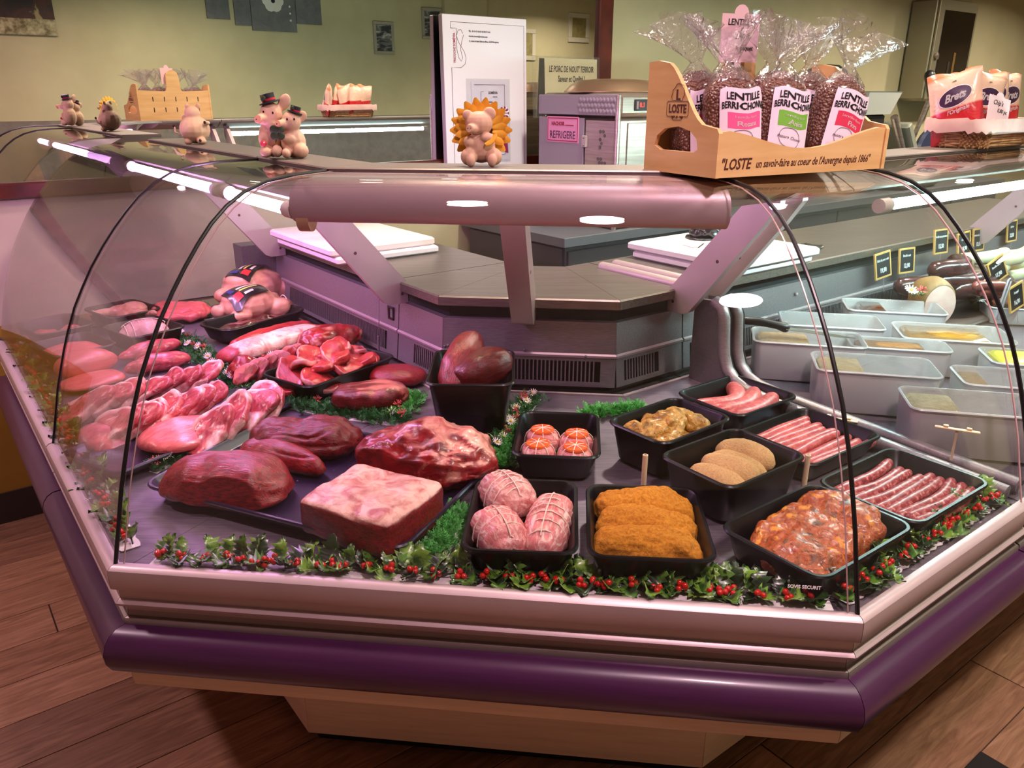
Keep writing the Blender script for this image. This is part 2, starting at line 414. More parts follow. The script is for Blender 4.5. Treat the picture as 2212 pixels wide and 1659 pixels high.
# wood plank floor: each plank a piece of its own over a dark sub-floor
m_sub = M('subfloor', (50, 34, 24), .9)
floor = slab('floor', LMIN - .12, RMIN - .12, WALL + .12, RMAX + .12, -.1, -.004, mat=m_sub)
def wood_floor_mat(i, a, b):
    m, nt, bs = _new('plank_wood_%d' % i); setp(bs, .42, 0, .4)
    vec = coords(nt, (2.2, 22, 1)); n1 = noise_tex(nt, vec, 2.2, 7, 1.2, .62); n2 = noise_tex(nt, coords(nt, (1, 3, 1)), 4, 3, .5)
    c = ramp(nt, n1, [(.34, b), (.66, a)]); c = mixc(nt, mth(nt, 'MULTIPLY', n2, .35), c, tuple(x * .72 for x in b))
    nt.links.new(c, bs.inputs['Base Color']); bump(nt, bs, n1, .25, .0006); return m
WOODS = [wood_floor_mat(i, a, b) for i, (a, b) in enumerate((((160, 120, 94), (112, 78, 58)), ((148, 110, 86), (102, 70, 54)), ((172, 132, 104), (124, 88, 66)), ((138, 102, 80), (94, 66, 50))))]
PW = .17
_pl = [MB().box((0, 0, -.002), (1.196, PW - .0024, .004), bev=.0008).mesh('plank', w, False) for w in WOODS]
rnd = random.Random(5); row = 0; l = -2.72
while l < WALL:
    r = -2.6 + (row * .47) % 1.2 - .6
    while r < 5.2:
        # only where the floor can be seen: in front of the counters and at their left
        vis = (l < -.55 or r < .6) and not (l > .1 and r > .9)
        if vis and l > -2.3 and -2.5 < r + .6 < 4.6:
            o = link('plank', rnd.choice(_pl), None, W(l + PW / 2, r + .6, 0), (0, 0, YAW_R)); o.parent = floor
            o.matrix_parent_inverse = (Matrix.Translation(floor.location) @ Matrix.Rotation(YAW_R, 4, 'Z')).inverted()
        r += 1.2
    l += PW; row += 1
one('floor_mat', MB().box((0, 0, .004), (1.0, .6, .008), bev=.003), M('mat_rubber', (18, 16, 16), .9, bmp=.001, bscale=300),
    'black mat lying on the wood floor at the lower right corner of the photo', 'mat', loc=W(-1.15, 1.14, 0), rot=(0, 0, YAW_R))

# mirror with a dark red-brown frame
m_maho = M('mahogany', (92, 28, 14), .35, var=(60, 16, 8), vscale=10, stretch=(1, 8, 1), coat=.3)
mir_l, mir_r, mir_b, mir_t = -.55, 2.81, 1.222, 2.5
mirror = Thing('wall_mirror', W(WALL - .012, (mir_l + mir_r) / 2, mir_b - .05), 'huge wall mirror in dark red-brown wooden frame behind the counter', 'mirror', rot=(0, 0, YAW_R))
mm, nt_, b_ = _new('mirror_silver'); setp(b_, .0, 1.); b_.inputs['Base Color'].default_value = (.9, .9, .87, 1)
mw = mir_r - mir_l; mh = mir_t - mir_b
mirror.part('glass', MB().box((0, 0, .05 + mh / 2), (mw, .008, mh)), mm, smooth=False)
for nm, c, s in (('frame_rail', (0, -.008, .023), (mw + .19, .034, .054)), ('frame_rail', (0, -.008, mh + .075), (mw + .19, .034, .054)),
                 ('frame_stile', (-mw / 2 - .047, -.008, mh / 2 + .05), (.094, .034, mh)), ('frame_stile', (mw / 2 + .047, -.008, mh / 2 + .05), (.094, .034, mh))):
    mirror.part(nm, MB().box(c, s, bev=.006), m_maho)

# ---------------------------------------------------------------- ceiling lights
PK, YL, WM = (1.0, .66, .74), (1.0, .84, .56), (1.0, .90, .74)
LIGHT_POS = [((.178, 1.594), .20, PK), ((.557, .432), .80, PK), ((-.25, 2.136), .35, YL), ((1.70, 3.05), .8, WM), ((3.2, 4.3), 2.3, WM), ((4.6, 5.6), 2.2, WM), ((-2.07, 1.50), .85, PK), ((1.72, .99), 1.0, WM), ((5.4, 3.4), 1.0, WM), ((.6, 2.9), .9, WM)]  # several of these downlights are added to brighten the back and left walls
m_ring = M('lamp_ring', (225, 222, 215), .4)
for i, ((x, y), k, lc) in enumerate(LIGHT_POS):
    t = Thing('ceiling_downlight', (x, y, CEIL), 'round recessed downlight with a white ring set into the shop ceiling', 'ceiling light', 'downlights in the ceiling')
    t.part('lamp_ring', MB().lathe([(.075, -.004), (.098, -.004), (.1, 0), (.07, 0)], cap=False, seg=28), m_ring)
    t.part('diffuser', MB().lathe([(.074, -.0035), (.074, -.001)], seg=28), emit('led_disc_%d' % (lc[1] * 100), (*lc, 1), 26.))
    la = bpy.data.lights.new('downlight_lamp', 'AREA'); la.shape = 'DISK'; la.size = .15; la.energy = DL_POWER * k; la.color = lc; la.spread = radians(150)
    lo = link('downlight_lamp', la, None, (x, y, CEIL - .012)); lo.parent = None

# ---------------------------------------------------------------- the refrigerated counters
STEEL = M('brushed_steel', (156, 146, 150), .40, .5, var=(136, 127, 131), vscale=6, stretch=(1, 60, 60), bmp=.0002, bscale=8)
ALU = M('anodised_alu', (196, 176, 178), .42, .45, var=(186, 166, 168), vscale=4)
ALU_D = M('alu_dark', (150, 138, 134), .4, .7)  # darker aluminium of the fascia, top strip and wing canopies
STEEL_D = M('dark_steel', (116, 108, 114), .42, .5, var=(98, 95, 96), vscale=8, stretch=(1, 40, 40))
DECK = M('deck_steel', (134, 120, 134), .38, .55, var=(112, 100, 114), vscale=10, stretch=(2, 30, 30), bmp=.0003, bscale=9)
CREAM = M('cream_panel', (226, 198, 172), .5, var=(214, 186, 160), vscale=5, stretch=(1, 1, 20))
PURPLE = M('purple_bumper', (66, 27, 64), .34, 0, .5, var=(60, 24, 58), vscale=8, stretch=(1, 1, 30), coat=.15)
BLACK = M('black_plastic', (22, 20, 24), .4)
TOPST = M('worktop_steel', (140, 130, 122), .36, .7, var=(116, 108, 102), vscale=6, stretch=(1, 30, 30))
VISOR = M('visor_satin', (186, 156, 166), .40, .35, .5)
GASKET = M('black_gasket', (12, 11, 14), .35)
DARK = M('dark_void', (14, 12, 16), .8)  # near-black paint for the shade in the duct recess and for plain dark parts
GLASS = clear('counter_glass', (.965, .975, .97), 1.5, .0, 1.15)
GLASS_EDGE = M('glass_edge', (196, 160, 158), .15, 0, .7, coat=.5)
PROF = [(0, 0), (.016, .0625), (.032, .127), (.046, .172), (.060, .215), (.075, .256), (.098, .31), (.121, .352), (.147, .396), (.178, .440), (.208, .478), (.238, .512), (.270, .544), (.306, .571), (.347, .592), (.398, .606), (.456, .612), (.56, .614)]
PROF = [(d, .738 + h) for d, h in PROF]

def offs(path, i, D):
    p = path[i]; n = len(path)
    def nrm(a, b): t = (b - a).normalized(); return V((-t.y, t.x))
    if i == 0: return p + nrm(path[0], path[1]) * D
    if i == n - 1: return p + nrm(path[-2], path[-1]) * D
    a = nrm(path[i - 1], p); b = nrm(p, path[i + 1]); m = (a + b) / (1 + a.dot(b)); return p + m * D
def sweep(prof, path, seg, closed=True, gap=0.0):
    """one straight length (number seg) of a profile [(inset, z)] swept along the counter front, mitred at the corners"""
    a, b = [], []
    for D, z in prof:
        p = offs(path, seg, D); q = offs(path, seg + 1, D); t = (q - p).normalized() * gap
        p = p + t; q = q - t; a.append(V((p.x, p.y, z))); b.append(V((q.x, q.y, z)))
    n = len(prof); fs = [(i, (i + 1) % n, n + (i + 1) % n, n + i) for i in range(n if closed else n - 1)]
    if closed: fs += [tuple(range(n - 1, -1, -1)), tuple(range(n, 2 * n))]
    return MB().add(a + b, fs)
def both(o, i): return o + i[::-1]
def miter_curve(path, i, prof, off=0.0):
    out = []
    for D, z in prof: p = offs(path, i, D); out.append(V((p.x, p.y, z)))
    return out

P_CORNER = [A2 + LD * .63, A2.copy(), B2.copy(), B2 + RD * .63]
P_LEFT = [A2 + LD * 1.66, A2 + LD * .634]
P_RIGHT = [B2 + RD * .634, B2 + RD * 3.4]
bumper_prof = [(-.004, .619), (-.023, .618), (-.036, .611), (-.046, .598), (-.051, .58), (-.049, .562), (-.041, .545), (-.024, .532), (0, .525), (.012, .525), (.012, .619)]
skirt_prof = [(-.004, .486), (-.008, .489), (-.010, .50), (-.010, .521), (.005, .525), (.42, .525), (.42, .486)]
rail_prof = [(.006, .7385), (-.004, .7405), (-.011, .739), (-.016, .734), (-.017, .725), (-.017, .699), (-.0155, .697), (-.005, .6965), (-.005, .688), (.006, .688)]
lip_prof = [(.006, .688), (-.004, .688), (-.004, .673), (-.009, .671), (-.0135, .666), (-.012, .661), (-.004, .659), (.004, .656), (.004, .643), (.012, .643)]
fascia_prof = [(.012, .643), (.004, .643), (.003, .632), (-.004, .630), (-.006, .626), (-.006, .619), (.012, .619)]
base_prof = [(.36, .155), (.36, .49), (.42, .49), (.42, .155)]
kick_prof = [(.354, .045), (.354, .150), (.357, .154), (.42, .154), (.42, .045)]
plinth_prof = [(.385, 0), (.385, .046), (.45, .046), (.45, 0)]
deck_prof = [(.008, .712), (.008, .7225), (.868, .7568), (.868, .742)]
floor_prof = [(.008, .53), (.008, .55), (.95, .55), (.95, .53)]
gutter_prof = [(.86, .728), (.86, .735), (1.0, .735), (1.0, .728)]
trim_prof = [(.862, .7575), (.862, .7605), (.872, .7605), (.872, .750), (.866, .750)]
upper_prof = [(.923, .853), (.930, .938), (.950, .938), (.950, .853)]
ledge_prof = [(.917, .843), (.916, .849), (.921, .853), (.95, .853), (.95, .843)]
recess_prof = [(.962, .735), (.962, .976), (1.02, .976), (1.02, .735)]
top_prof = [(.914, .976), (.912, .978), (.912, .999), (.916, 1.003), (1.325, 1.003), (1.33, .999), (1.33, .976)]
rear_prof = [(1.24, .06), (1.24, .975), (1.29, .975), (1.29, .06)]
strip_prof = [(.556, 1.3525), (.553, 1.356), (.556, 1.3585), (.692, 1.3585), (.697, 1.355), (.697, 1.346), (.556, 1.346)]
visor_prof = [(.552, 1.350), (.505, 1.3485), (.480, 1.342), (.462, 1.331), (.452, 1.316), (.447, 1.296), (.449, 1.276), (.455, 1.264)]
visor_prof = both(visor_prof, [(d + .006, z - .004) for d, z in visor_prof])
wing_prof = [(.552, 1.346), (.50, 1.322), (.47, 1.304), (.47, 1.299), (.505, 1.312), (.60, 1.312), (.66, 1.335), (.66, 1.346)]

def glass_profile(off=.005):
    out = []
    for i, (d, z) in enumerate(PROF):
        a = V(PROF[max(0, i - 1)]); b = V(PROF[min(len(PROF) - 1, i + 1)]); t = (b - a).normalized(); out.append((d + t.y * off, z - t.x * off))
    return both(PROF, out)
def grille(path, seg, u0, u1, pitch, bar, th=.003):
    """lower duct plate with upright slots between u0 and u1 (metres along the duct): frame and bars"""
    D0, z0, D1, z1 = .9135, .762, .922, .843; p = offs(path, seg, .92); q = offs(path, seg + 1, .92); t = (q - p).normalized(); n = V((-t.y, t.x)); Lg = (q - p).length
    def P(u, k, d=0.): D = D0 + (D1 - D0) * k; w = p + t * u + n * (D - .92 + d); return V((w.x, w.y, z0 + (z1 - z0) * k))
    def plate(mb, ua, ub, ka, kb):
        c = [P(ua, ka), P(ub, ka), P(ub, kb), P(ua, kb)]; d = [P(ua, ka, th), P(ub, ka, th), P(ub, kb, th), P(ua, kb, th)]
        mb.add(c + d, [(3, 2, 1, 0), (4, 5, 6, 7), (0, 1, 5, 4), (1, 2, 6, 5), (2, 3, 7, 6), (3, 0, 4, 7)])
    fr, ba = MB(), MB(); plate(fr, 0.001, Lg - .001, 0, .16); plate(fr, .001, Lg - .001, .86, 1)
    if u0 > .01: plate(fr, .001, u0, .16, .86)
    if u1 < Lg - .01: plate(fr, u1, Lg - .001, .16, .86)
    n_ = int((u1 - u0) / pitch)
    for i in range(1, n_): plate(ba, u0 + i * pitch - bar / 2, u0 + i * pitch + bar / 2, .16, .86)
    return fr, ba

def counter(name, path, label, loc, slots, wing_tubes=()):
    t = Thing(name, loc, label, 'counter'); ns = len(path) - 1
    for s in range(ns):
        g = .0006
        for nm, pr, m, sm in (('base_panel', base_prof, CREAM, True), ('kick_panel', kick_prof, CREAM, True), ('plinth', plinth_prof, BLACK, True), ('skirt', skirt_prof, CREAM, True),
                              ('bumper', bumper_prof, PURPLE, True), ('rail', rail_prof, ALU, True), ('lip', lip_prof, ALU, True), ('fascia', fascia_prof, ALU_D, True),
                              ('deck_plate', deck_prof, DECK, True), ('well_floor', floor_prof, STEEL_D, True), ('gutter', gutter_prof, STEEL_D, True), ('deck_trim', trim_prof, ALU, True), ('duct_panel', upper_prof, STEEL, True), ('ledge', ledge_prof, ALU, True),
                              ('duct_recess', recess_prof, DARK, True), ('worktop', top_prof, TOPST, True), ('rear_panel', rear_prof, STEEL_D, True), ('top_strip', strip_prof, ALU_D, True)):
            t.part(nm, sweep(pr, path, s, gap=g), m, True, sm)
        t.part('glass_pane', sweep(glass_profile(), path, s, gap=.0015), GLASS, True)
        u0, u1, pt = slots[s]; fr, ba = grille(path, s, u0, u1, pt, pt * .34, .003 if pt > .01 else .0008)
        gr = t.part('duct_grille', fr, STEEL, True, False); t.part('grille_bars', ba, STEEL, True, False, parent=gr, stuff=True)
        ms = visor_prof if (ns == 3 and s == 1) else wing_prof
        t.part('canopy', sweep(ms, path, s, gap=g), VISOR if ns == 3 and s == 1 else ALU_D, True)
    return t
def arm(t, fr, u, w, lo=(.93, .94), label=None):
    """support arm from the worktop edge up to the canopy; fr(u, D, z) gives the place"""
    prof = [(.936, .940), (.938, .998), (.925, 1.012), (.70, 1.272), (.655, 1.318), (.615, 1.318), (.615, 1.262), (.655, 1.205), (.80, 1.025), (.862, .948), (.88, .940)]
    a = [fr(u - w / 2, D, z) for D, z in prof]; b = [fr(u + w / 2, D, z) for D, z in prof]; n = len(prof)
    o = t.part('arm', MB().add(a + b, [tuple(range(n - 1, -1, -1)), tuple(range(n, 2 * n))] + [(i, (i + 1) % n, n + (i + 1) % n, n + i) for i in range(n)]), ALU, True, 20)
    for D, z in ((.918, .968), (.78, 1.10)):
        mb = MB()
        for sg in (-1, 1):
            c = fr(u + sg * w / 2, D, z); d = (fr(u + sg * (w / 2 + .0008), D, z) - c)
            mb.tube([c, c + d], .0045, 10)
        t.part('bolt', mb, M('bolt_hole', (70, 40, 44), .5), True, parent=o)
corner = counter('refrigerated_counter', P_CORNER, 'middle corner section of the glass meat counter with three glass sides', (F(.6, .4, 0)), ((.09, .22, .0105), (.045, .43, .0108), (.03, .165, .0105)))
left_c = counter('refrigerated_counter', P_LEFT, 'left section of the meat counter running back to the mirror wall', L(1.15, .45, 0), ((.22, .96, .0078),))
right_c = counter('refrigerated_counter', P_RIGHT, 'right section of the counter with white tubs and cold white light', R(1.6, .45, 0), ((.03, 2.5, .0085),))
# extras of the three sections
def seam(t, path, i, r=.0036, m=None, nm='glass_seam', o=0.):
    t.part(nm, MB().tube(miter_curve(path, i, [(d - .001 + o, z + .001) for d, z in PROF]), r, 8), m or GASKET, True)
for i in (1, 2): seam(corner, P_CORNER, i)
for i, du in ((1, FD * .012), (2, FD * -.012)):
    pts = [p + V((du.x, du.y, 0)) for p in miter_curve(P_CORNER, i, [(d + .002, z - .001) for d, z in PROF])]
    corner.part('glass_edge', MB().tube(pts, .0013, 6), GLASS_EDGE, True)
seam(corner, P_CORNER, 0, .0026); seam(right_c, P_RIGHT, 0, .0045)
seam(corner, [p - RD * .035 for p in P_CORNER], 3, .0018, GLASS_EDGE, 'glass_edge')
arm(corner, L, .60, .02); arm(corner, R, .585, .02); arm(corner, F, .617, .056)
arm(left_c, L, 1.50, .02); arm(right_c, R, .675, .02); arm(right_c, R, 2.35, .02)
# duct lock, screws
def at_duct(fr, u, D, z): return fr(u, D, z)
lk = frame_T(L(.675, .9235, .893), (-LD.x, -LD.y, 0), (0, 0, 1))
mb = MB()
for c, s in (((0, .017, 0), (.034, .006, .004)), ((0, -.017, 0), (.034, .006, .004)), ((.014, 0, 0), (.006, .04, .004)), ((-.014, 0, 0), (.006, .04, .004))): mb.box(c, s, M4=lk)
left_c.part('lock_frame', mb, BLACK, True)
mb = MB().tube([L(.70, .90, .935), L(.70, .895, .86), L(.705, .893, .82)], .0012, 6).tube([L(.705, .893, .82), L(.706, .892, .775)], .004, 8)
left_c.part('probe_cable', mb, M('probe', (150, 140, 146), .4, .6), True)
for fr, u, z in ((F, .617, .857), (F, .40, .86), (R, .26, .87), (L, .36, .87)): corner.part('screw', MB().ball(fr(u, .921, z), .0042, 8, 5), STEEL_D, True)
right_c.part('screw', MB().ball(R(1.17, .922, .90), .006, 10, 6), ALU, True)
# end of the left section: end panel, glass cheek, rail cap
end = [(.005, .735)] + PROF[1:] + [(.70, 1.35), (.88, 1.0), (.88, .75)]
a = [L(1.655, D, z) for D, z in end]; b = [L(1.661, D, z) for D, z in end]; n = len(end)
left_c.part('glass_cheek', MB().add(a + b, [tuple(range(n)), tuple(range(2 * n - 1, n - 1, -1))] + [(i, n + i, n + (i + 1) % n, (i + 1) % n) for i in range(n)]), GLASS, True, False)
left_c.part('end_post', MB().prism([tuple(L(1.57, .80))[:2], tuple(L(1.57, .955))[:2], tuple(L(1.66, .955))[:2], tuple(L(1.66, .80))[:2]], .745, .975), STEEL_D, True)
left_c.part('end_panel', MB().prism([tuple(L(1.662, -.0))[:2], tuple(L(1.662, 1.29))[:2], tuple(L(1.69, 1.29))[:2], tuple(L(1.69, -.0))[:2]], .5, .74), BLACK, True)
left_c.part('rail_cap', MB().tube([L(1.662, .004, .715), L(1.69, .004, .715)], .028, 16), BLACK, True)
left_c.part('base_end', MB().prism([tuple(L(1.655, .37))[:2], tuple(L(1.655, 1.27))[:2], tuple(L(1.64, 1.27))[:2], tuple(L(1.64, .37))[:2]], .0, .5), CREAM, True)
# dividing end cheeks between the middle and the right section: trims that follow the well from the worktop down and forward
def cheek_curve(u, dz=0., dd=0.):
    pts = [R(u, .80 + dd, .990 + dz), R(u, .775 + dd, .975 + dz), R(u, .763 + dd, .95 + dz), R(u, .758 + dd, .90 + dz), R(u, .752 + dd, .85 + dz), R(u, .738 + dd, .815 + dz), R(u, .712 + dd, .79 + dz), R(u, .67 + dd, .775 + dz), R(u, .60, .768 + dz), R(u, .4, .760 + dz), R(u, .2, .752 + dz), R(u, .03, .745 + dz)]
    return pts
for u, t, m_ in ((.598, corner, STEEL_D), (.652, right_c, STEEL_D)):
    c = cheek_curve(u); n = len(c); base = [R(u, .80, .74)] + [R(u, p_, .724) for p_ in (.7, .4, .03)]
    poly = c + [R(u, .03, .7235), R(u, .86, .7565), R(u, .86, .985)]
    q = [p + V((RD.x, RD.y, 0)) * .012 for p in poly]; k = len(poly)
    t.part('cheek_panel', MB().add(poly + q, [tuple(range(k - 1, -1, -1)), tuple(range(k, 2 * k))] + [(i, (i + 1) % k, k + (i + 1) % k, k + i) for i in range(k)]), m_, True)
    t.part('cheek_trim', MB().tube([p + V((RD.x, RD.y, 0)) * .006 for p in c], .0155, 12), STEEL, True)
for u, t in ((.625, corner), (.680, right_c)): t.part('cheek_gasket', MB().tube([p + V((RD.x, RD.y, 0)) * .0 for p in cheek_curve(u, -.002, -.0)], .006, 8), GASKET, True)
# display lamps: pink tubes at the left, a cold white tube at the right
def lamp(t, a, b, mat, r=.0125):
    t.part('lamp_tube', MB().tube([a, b], r, 12), mat, True)
    d = (b - a).normalized()
    for p in (a, b): t.part('lamp_socket', MB().tube([p - d * .02, p + d * .02], r * 1.35, 12), M('lamp_socket', (214, 196, 190), .5), True)
m_pink = emit('pink_tube', TUBE_PINK, TUBE_PINK_E); m_cold = emit('cold_tube', TUBE_COLD, TUBE_COLD_E)
lamp(corner, L(.215, .462, 1.281), L(.60, .462, 1.281), m_pink)
lamp(left_c, L(.67, .462, 1.281), L(1.55, .462, 1.281), m_pink)
lamp(right_c, R(.74, .455, 1.262), R(2.25, .455, 1.262), m_cold); lamp(right_c, R(2.4, .455, 1.262), R(3.3, .455, 1.262), m_cold)
corner.part('lamp_end_cap', MB().tube([F(.200, .48, 1.266), F(.225, .48, 1.266)], .028, 18), M('cap_beige', (190, 150, 110), .5), True)
corner.part('lamp_tube', MB().tube([F(.30, .50, 1.30), F(.93, .50, 1.30)], .010, 10), emit('soft_fill_tube', TUBE_MID, FILL_MID_E), True)  # weak glowing tube added behind the middle visor, where no lamp is visible

gp = on_plane(1735, 1262, A2 + NF * .006, NF)
_gm = text_mesh('SOVIS SECURIT', .0075, M('etch_white', (220, 214, 214), .6), frame_T(gp - V((NF.x, NF.y, 0)) * .008 - corner.loc, (FD.x, FD.y, 0), (NF.x * .25, NF.y * .25, 1)), None, 'CENTER', 0, .0002)
corner.part('glass_mark', _gm, None)
# ---------------------------------------------------------------- trays on the deck
m_tray = M('black_tray', (9, 7, 10), .34, 0, .28, coat=.04)
m_tray_p = M('dark_flat_tray', (32, 17, 46), .32, 0, .45, coat=.1)
m_tray_brown = M('brown_tray', (20, 12, 12), .4, 0, .4)
def tray(label, c, lx, ly, h, yaw, mat=m_tray, name='display_tray', draft=.014, r=.024, cat='tray', group=None, dz=.0005):
    z = max(deck_z(V((c[0] + sx * lx * .45 * cos(yaw) - sy * ly * .45 * sin(yaw), c[1] + sx * lx * .45 * sin(yaw) + sy * ly * .45 * cos(yaw), 0))) for sx in (-1, 1) for sy in (-1, 1))
    return one(name, tray_mb(lx, ly, h, draft, r), mat, label, cat, group, (c[0], c[1], z + dz), (0, 0, yaw))
Y36 = radians(36.5)
def tf(o, x, y, z):       # a point in a tray's frame -> world
    c, s = cos(o.rotation_euler.z), sin(o.rotation_euler.z); l = o.location
    return V((l.x + x * c - y * s, l.y + x * s + y * c, l.z + z))
t_tom = tray('black tray holding four round parcels topped with tomato', (.100, 1.584), .186, .246, .058, radians(-5))
t_bre = tray('black tray holding three orange breaded rolls, at the front glass', (.240, 1.236), .214, .262, .056, radians(-4.5))
t_roa = tray('black tray holding three tied pink roasts, at the front glass', (.020, 1.263), .200, .268, .054, radians(-4))
t_mar = tray('tall black tray full of yellow marinated chicken pieces', (.345, 1.590), .236, .170, .088, radians(39))
t_pal = tray('tall black tray with pale crumbed cutlets beside the wooden peg', (.440, 1.420), .244, .186, .088, Y36)
t_big = tray('black tray with three thick pink sausages, nearest the back of the right wing', (.560, 1.830), .236, .205, .052, Y36)
t_chi = tray('black tray of thin pink sausages, between the two other sausage trays', (.660, 1.612), .278, .212, .048, Y36)
t_mer = tray('black tray of speckled red sausages next to the holly at the right glass', (.776, 1.396), .284, .214, .05, Y36)
t_por = tray('black tray of glossy orange marinated pork at the right front corner', (.536, 1.212), .286, .212, .058, Y36)
t_vea = tray('black tray heaped with pale red veal slices', (-.500, 2.050), .330, .200, .05, radians(55))
t_liv = tray('deep black tray with dark liver, in front of the two chickens', (-.868, 2.560), .345, .168, .048, radians(57), r=.04)
t_tub = tray('tall black tub holding two large dark beef roasts', (-.095, 1.790), .205, .265, .135, radians(0), draft=.02)
t_flat = tray('wide flat dark purple tray under the big beef joints', (-.388, 1.478), .612, .405, .026, radians(-23.6), m_tray_p, draft=.010, r=.03)
q4 = [at(*p, .755) for p in ((215, 972), (300, 1040), (640, 895), (505, 838))]; c4 = (q4[0] + q4[1] + q4[2] + q4[3]) / 4
t_flat2 = tray('flat grey purple tray under the pale veal cutlet and pork chops', (c4.x - .03, c4.y + .015), .50, .215, .02, radians(57), m_tray_p, draft=.008)
t_l = []
for lb, px, py in (('dark tray with a pale chicken leg, at the back of the left wing', 266, 676), ('dark tray with a tied white turkey roast on the left wing', 312, 716), ('dark tray with small pink poultry pieces at the far left', 118, 704), ('dark tray with raw chicken breasts at the left glass', 157, 748)):
    p = at(px, py, .785); t_l.append(tray(lb, (p.x, p.y), .186, .216, .062, radians(51), m_tray_brown))

_rd = random.Random(12); mb = MB()
for i in range(70):
    x, y = _rd.uniform(-.27, .27), _rd.uniform(-.17, .17); s = _rd.uniform(.0012, .0034); mb.ball((x, y, .0036), (s * _rd.uniform(.8, 1.6), s, s * .45), 8, 4)
_dw = link('water_droplets', mb.mesh('water_droplets', M('water_drop', (60, 40, 70), .04, 0, .8, coat=1.)), t_flat); _dw['kind'] = 'stuff'
# ---------------------------------------------------------------- meat
BEEF = meat('beef', (134, 12, 24), (58, 2, 8), (206, 96, 92), .06, 14, (4, 14, 10), .28, .0028, .5)
BEEF_LIGHT = meat('beef_light', (154, 20, 30), (90, 5, 14), (214, 116, 108), .10, 14, (3, 12, 10), .30, .0025, .45)
BEEF_FAT = meat('beef_marbled', (156, 24, 30), (100, 10, 18), (228, 164, 146), .30, 9, (1, 1.6, 1.6), .32, .004, .4)
BEEF_SLAB = meat('beef_slab', (138, 14, 24), (86, 5, 12), (238, 186, 174), .02, 12, (4, 10, 10), .32, .002, .4)
BEEF_DARK = meat('beef_dark', (112, 12, 20), (70, 6, 12), (190, 110, 100), .04, 12, (4, 10, 10), .3, .002, .4)
VEAL = meat('veal', (190, 56, 56), (146, 30, 38), (232, 168, 160), .14, 12, (2, 6, 6), .32, .002, .4)
PORK = meat('pork', (200, 82, 90), (144, 38, 52), (246, 212, 200), .30, 15, (2, 4, 4), .33, .002, .35)
PORK_PALE = meat('pork_pale', (208, 100, 98), (180, 72, 76), (240, 202, 190), .24, 8, (1.2, 5, 5), .36, .002, .3)
SKIN = meat('poultry_skin', (222, 164, 140), (198, 132, 116), (238, 204, 180), .25, 14, (1, 1, 1), .4, .0012, .3, 90)
TURKEY = meat('white_roast', (222, 176, 168), (206, 150, 146), (240, 214, 206), .3, 9, (1, 3, 1), .4, .0012, .3)
LIVER = meat('liver', (88, 16, 22), (52, 8, 14), (120, 40, 40), .02, 10, (1, 1, 1), .14, .0015, .8)
RINDED = meat('rinded_pork', (176, 40, 50), (130, 20, 32), (246, 208, 198), .10, 9, (1.5, 6, 6), .38, .002, .3)
FATCAP = meat('fat_cap', (226, 150, 144), (206, 116, 118), (240, 206, 194), .42, 8, (1, 3, 3), .38, .0014, .3)
STRING = M('butcher_string', (236, 214, 200), .7)
def top_fat(z0, k=1., seed=0, scale=18.):
    off = V((seed, seed * 2, 0))
    return lambda c, n: max(0., min(1., (n.z - z0) * 5 + noise.noise(c * scale + off) * k))
def joint(name, label, p, q, W_, H_, mat, z=None, cat='meat', lift=.0, group=None, pitch=0., roll=0., yaw_add=0., **kw):
    """lump of meat whose length runs from picture point p to q, lying on the tray or deck"""
    a = at(*p, .75 if z is None else z); b = at(*q, .75 if z is None else z); c = (a + b) / 2
    if z is None: c.z = deck_z(c) + .004
    d = b - a; me = lump(d.length, W_, H_, mat, name=name, **kw)
    return one(name, me, None, label, cat, group, (c.x, c.y, c.z + lift), (roll, -pitch, atan2(d.y, d.x) + yaw_add))
ZT = .741
joint('beef_joint', 'large dark red beef joint at the left front of the flat tray', (358, 1072), (634, 1078), .15, .088, BEEF_LIGHT, ZT, e=2.6, ez=2.4, seed=3, amp=.014, freq=11, n=24, ridge=.006, taper=.12, cuts=(((-.1, -1, .12), .060),), flat=.25)
joint('beef_joint', 'deep red grained beef joint at the back of the flat tray', (540, 980), (782, 974), .135, .084, BEEF, ZT, e=2.5, ez=2.2, seed=5, amp=.016, freq=13, n=26, fine=.0015, ridge=.010, rs=(10, 46, 46))
joint('beef_joint', 'narrow tapered red beef piece between two bigger joints', (528, 992), (702, 1034), .075, .062, BEEF_LIGHT, ZT, e=2.1, ez=2., seed=8, amp=.010, freq=12, n=20, taper=-.2, ridge=.005)
joint('rib_joint', 'big marbled rib joint with white fat and rough edges', (768, 1022), (1076, 1030), .20, .115, BEEF_FAT, ZT, e=2.2, ez=2.0, seed=11, amp=.020, freq=12, n=28, ridge=.007, rs=(16, 30, 30), taper=.28, cuts=(((-.35, -1, .15), .082),), fat=lambda c, n: max(0., min(1., (n.z - .35) * 2.2 * (c.x > 0) + noise.noise(c * 22) * .9 - (n.y < -.5) * 1.2)), fine=.003)
joint('rib_flap', 'torn flap of beef lying against the marbled rib joint', (770, 1016), (960, 978), .085, .075, BEEF_FAT, ZT, e=2.1, ez=2., seed=14, amp=.018, freq=15, n=22, fine=.003, ridge=.010, rs=(10, 40, 40))
joint('beef_slab', 'square beef slab with a pale fat cap, at the front of the flat tray', (690, 1128), (930, 1140), .19, .078, BEEF_SLAB, ZT, e=8, ez=7, seed=17, amp=.009, freq=10, n=26, flat=.4, fine=.0008, ridge=.003, fat=lambda c, n: max(0., min(1., (n.z - .45) * 6 + noise.noise(c * 14) * .5 - (1.5 if (abs(c.x + .03) < .022 and abs(c.y - .02) < .012) or (c.y > .062 and c.x > -.06 and c.x < .04) else 0))), yaw_add=radians(-22))
zt = t_tub.location.z
